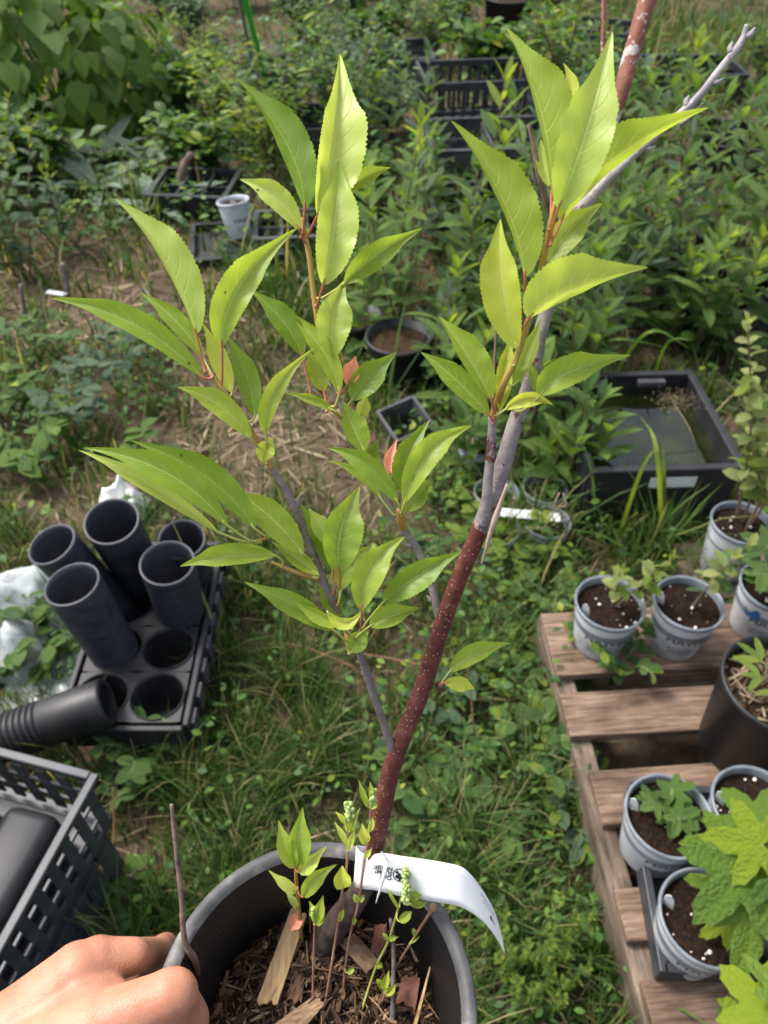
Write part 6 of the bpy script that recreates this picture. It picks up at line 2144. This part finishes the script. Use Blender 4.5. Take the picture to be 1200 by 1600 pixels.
HD = .555                       # depth of the hand (x S), beside the lip
H = lambda x, y, d: P(x, y, d)
hr = lambda w, d: w * d * S / F
mb = MB()
BONES = [  # (px, py, depth, radius px) pairs
    ((-330, 1905, .60), 88, (-60, 1700, .555), 84), ((-60, 1700, .555), 84, (30, 1620, .560), 74),          # forearm, wrist
    ((30, 1620, .560), 74, (122, 1524, .572), 50), ((30, 1640, .565), 74, (95, 1556, .598), 52),             # index and middle metacarpals
    ((20, 1660, .575), 68, (78, 1590, .628), 48), ((10, 1680, .585), 60, (72, 1625, .655), 44),              # ring and little metacarpals
    ((122, 1524, .572), 50, (152, 1502, .580), 38), ((152, 1502, .580), 36, (208, 1494, .590), 28), ((208, 1494, .590), 27, (246, 1490, .640), 24), ((246, 1490, .640), 24, (258, 1478, .69), 20),   # index
    ((95, 1556, .605), 44, (196, 1532, .635), 30), ((196, 1532, .635), 29, (250, 1522, .690), 25), ((250, 1522, .690), 24, (262, 1510, .735), 20),
    ((78, 1590, .635), 42, (190, 1570, .680), 29), ((190, 1570, .680), 28, (252, 1556, .735), 24), ((252, 1556, .735), 23, (264, 1545, .775), 20),
    ((72, 1625, .660), 38, (186, 1606, .725), 26), ((186, 1606, .725), 25, (250, 1590, .775), 22), ((250, 1590, .775), 21, (262, 1580, .805), 18),
    ((10, 1670, .545), 74, (150, 1606, .540), 56), ((150, 1606, .540), 52, (186, 1590, .540), 46), ((186, 1590, .540), 46, (262, 1556, .546), 38), ((262, 1556, .546), 40, (270, 1554, .548), 40),   # thumb
    ((266, 1556, .547), 39, (294, 1592, .580), 33), ((294, 1592, .580), 33, (300, 1612, .604), 27),
    ((122, 1545, .568), 44, (176, 1566, .560), 34), ((60, 1610, .560), 66, (140, 1580, .555), 54),           # web between thumb and index
]
for a, ra, b, rb in BONES:
    capsule_hull(mb, H(*a), H(*b), hr(ra, a[2]), hr(rb, b[2]))
m, nt, bs = nmat("skin")
nz = noise_node(nt, 38, 4, coords(nt))
nt.links.new(ramp(nt, nz.outputs[0], [(.3, (.33, .125, .075)), (.5, (.41, .187, .113)), (.75, (.47, .24, .155))]), bs.inputs["Base Color"])
bs.inputs["Roughness"].default_value = .48
bs.inputs["Specular IOR Level"].default_value = .35
bs.inputs["Subsurface Weight"].default_value = .25
bs.inputs["Subsurface Radius"].default_value = (1.0, .35, .2)
bs.inputs["Subsurface Scale"].default_value = .004
vz = nt.nodes.new("ShaderNodeTexVoronoi"); vz.inputs["Scale"].default_value = 900; nt.links.new(coords(nt), vz.inputs["Vector"])
nw = noise_node(nt, 170, 5, coords(nt, (1, 2.5, 1)))
ad = nt.nodes.new("ShaderNodeMath"); ad.operation = 'ADD'
nt.links.new(vz.outputs["Distance"], ad.inputs[0]); nt.links.new(nw.outputs[0], ad.inputs[1])
bump(nt, bs, ad.outputs[0], .22, .0007)
M['skin'] = m
hand = part("hand", mb, M['skin'])
rm = hand.modifiers.new("one_skin", 'REMESH'); rm.mode = 'VOXEL'; rm.voxel_size = .0011; rm.use_smooth_shade = True
sm_ = hand.modifiers.new("soften", 'SMOOTH'); sm_.factor = .5; sm_.iterations = 22
tag(hand, "bare light skinned hand gripping the pot lip with thumb inside", "hand")
mb = MB()                       # thumb nail, seen edge on
vs = []
for i in range(6):
    for j in range(6):
        u, v = i / 5, j / 5 - .5
        c = H(298, 1572, .566).lerp(H(316, 1606, .592), u)
        sdv = Vector((.25, .85, .45)).normalized()
        nv = Vector((.8, .1, .55)).normalized()
        vs.append(c + sdv * v * .011 * (1 - .25 * (2 * u - 1) ** 2) + nv * (.0020 - .006 * v * v))
mb.add(vs, [(i * 6 + j, i * 6 + j + 1, i * 6 + j + 7, i * 6 + j + 6) for i in range(5) for j in range(5)])
M['nail'] = plain("nail", (.66, .40, .33), .3)
part("nail", mb, M['nail'], hand)
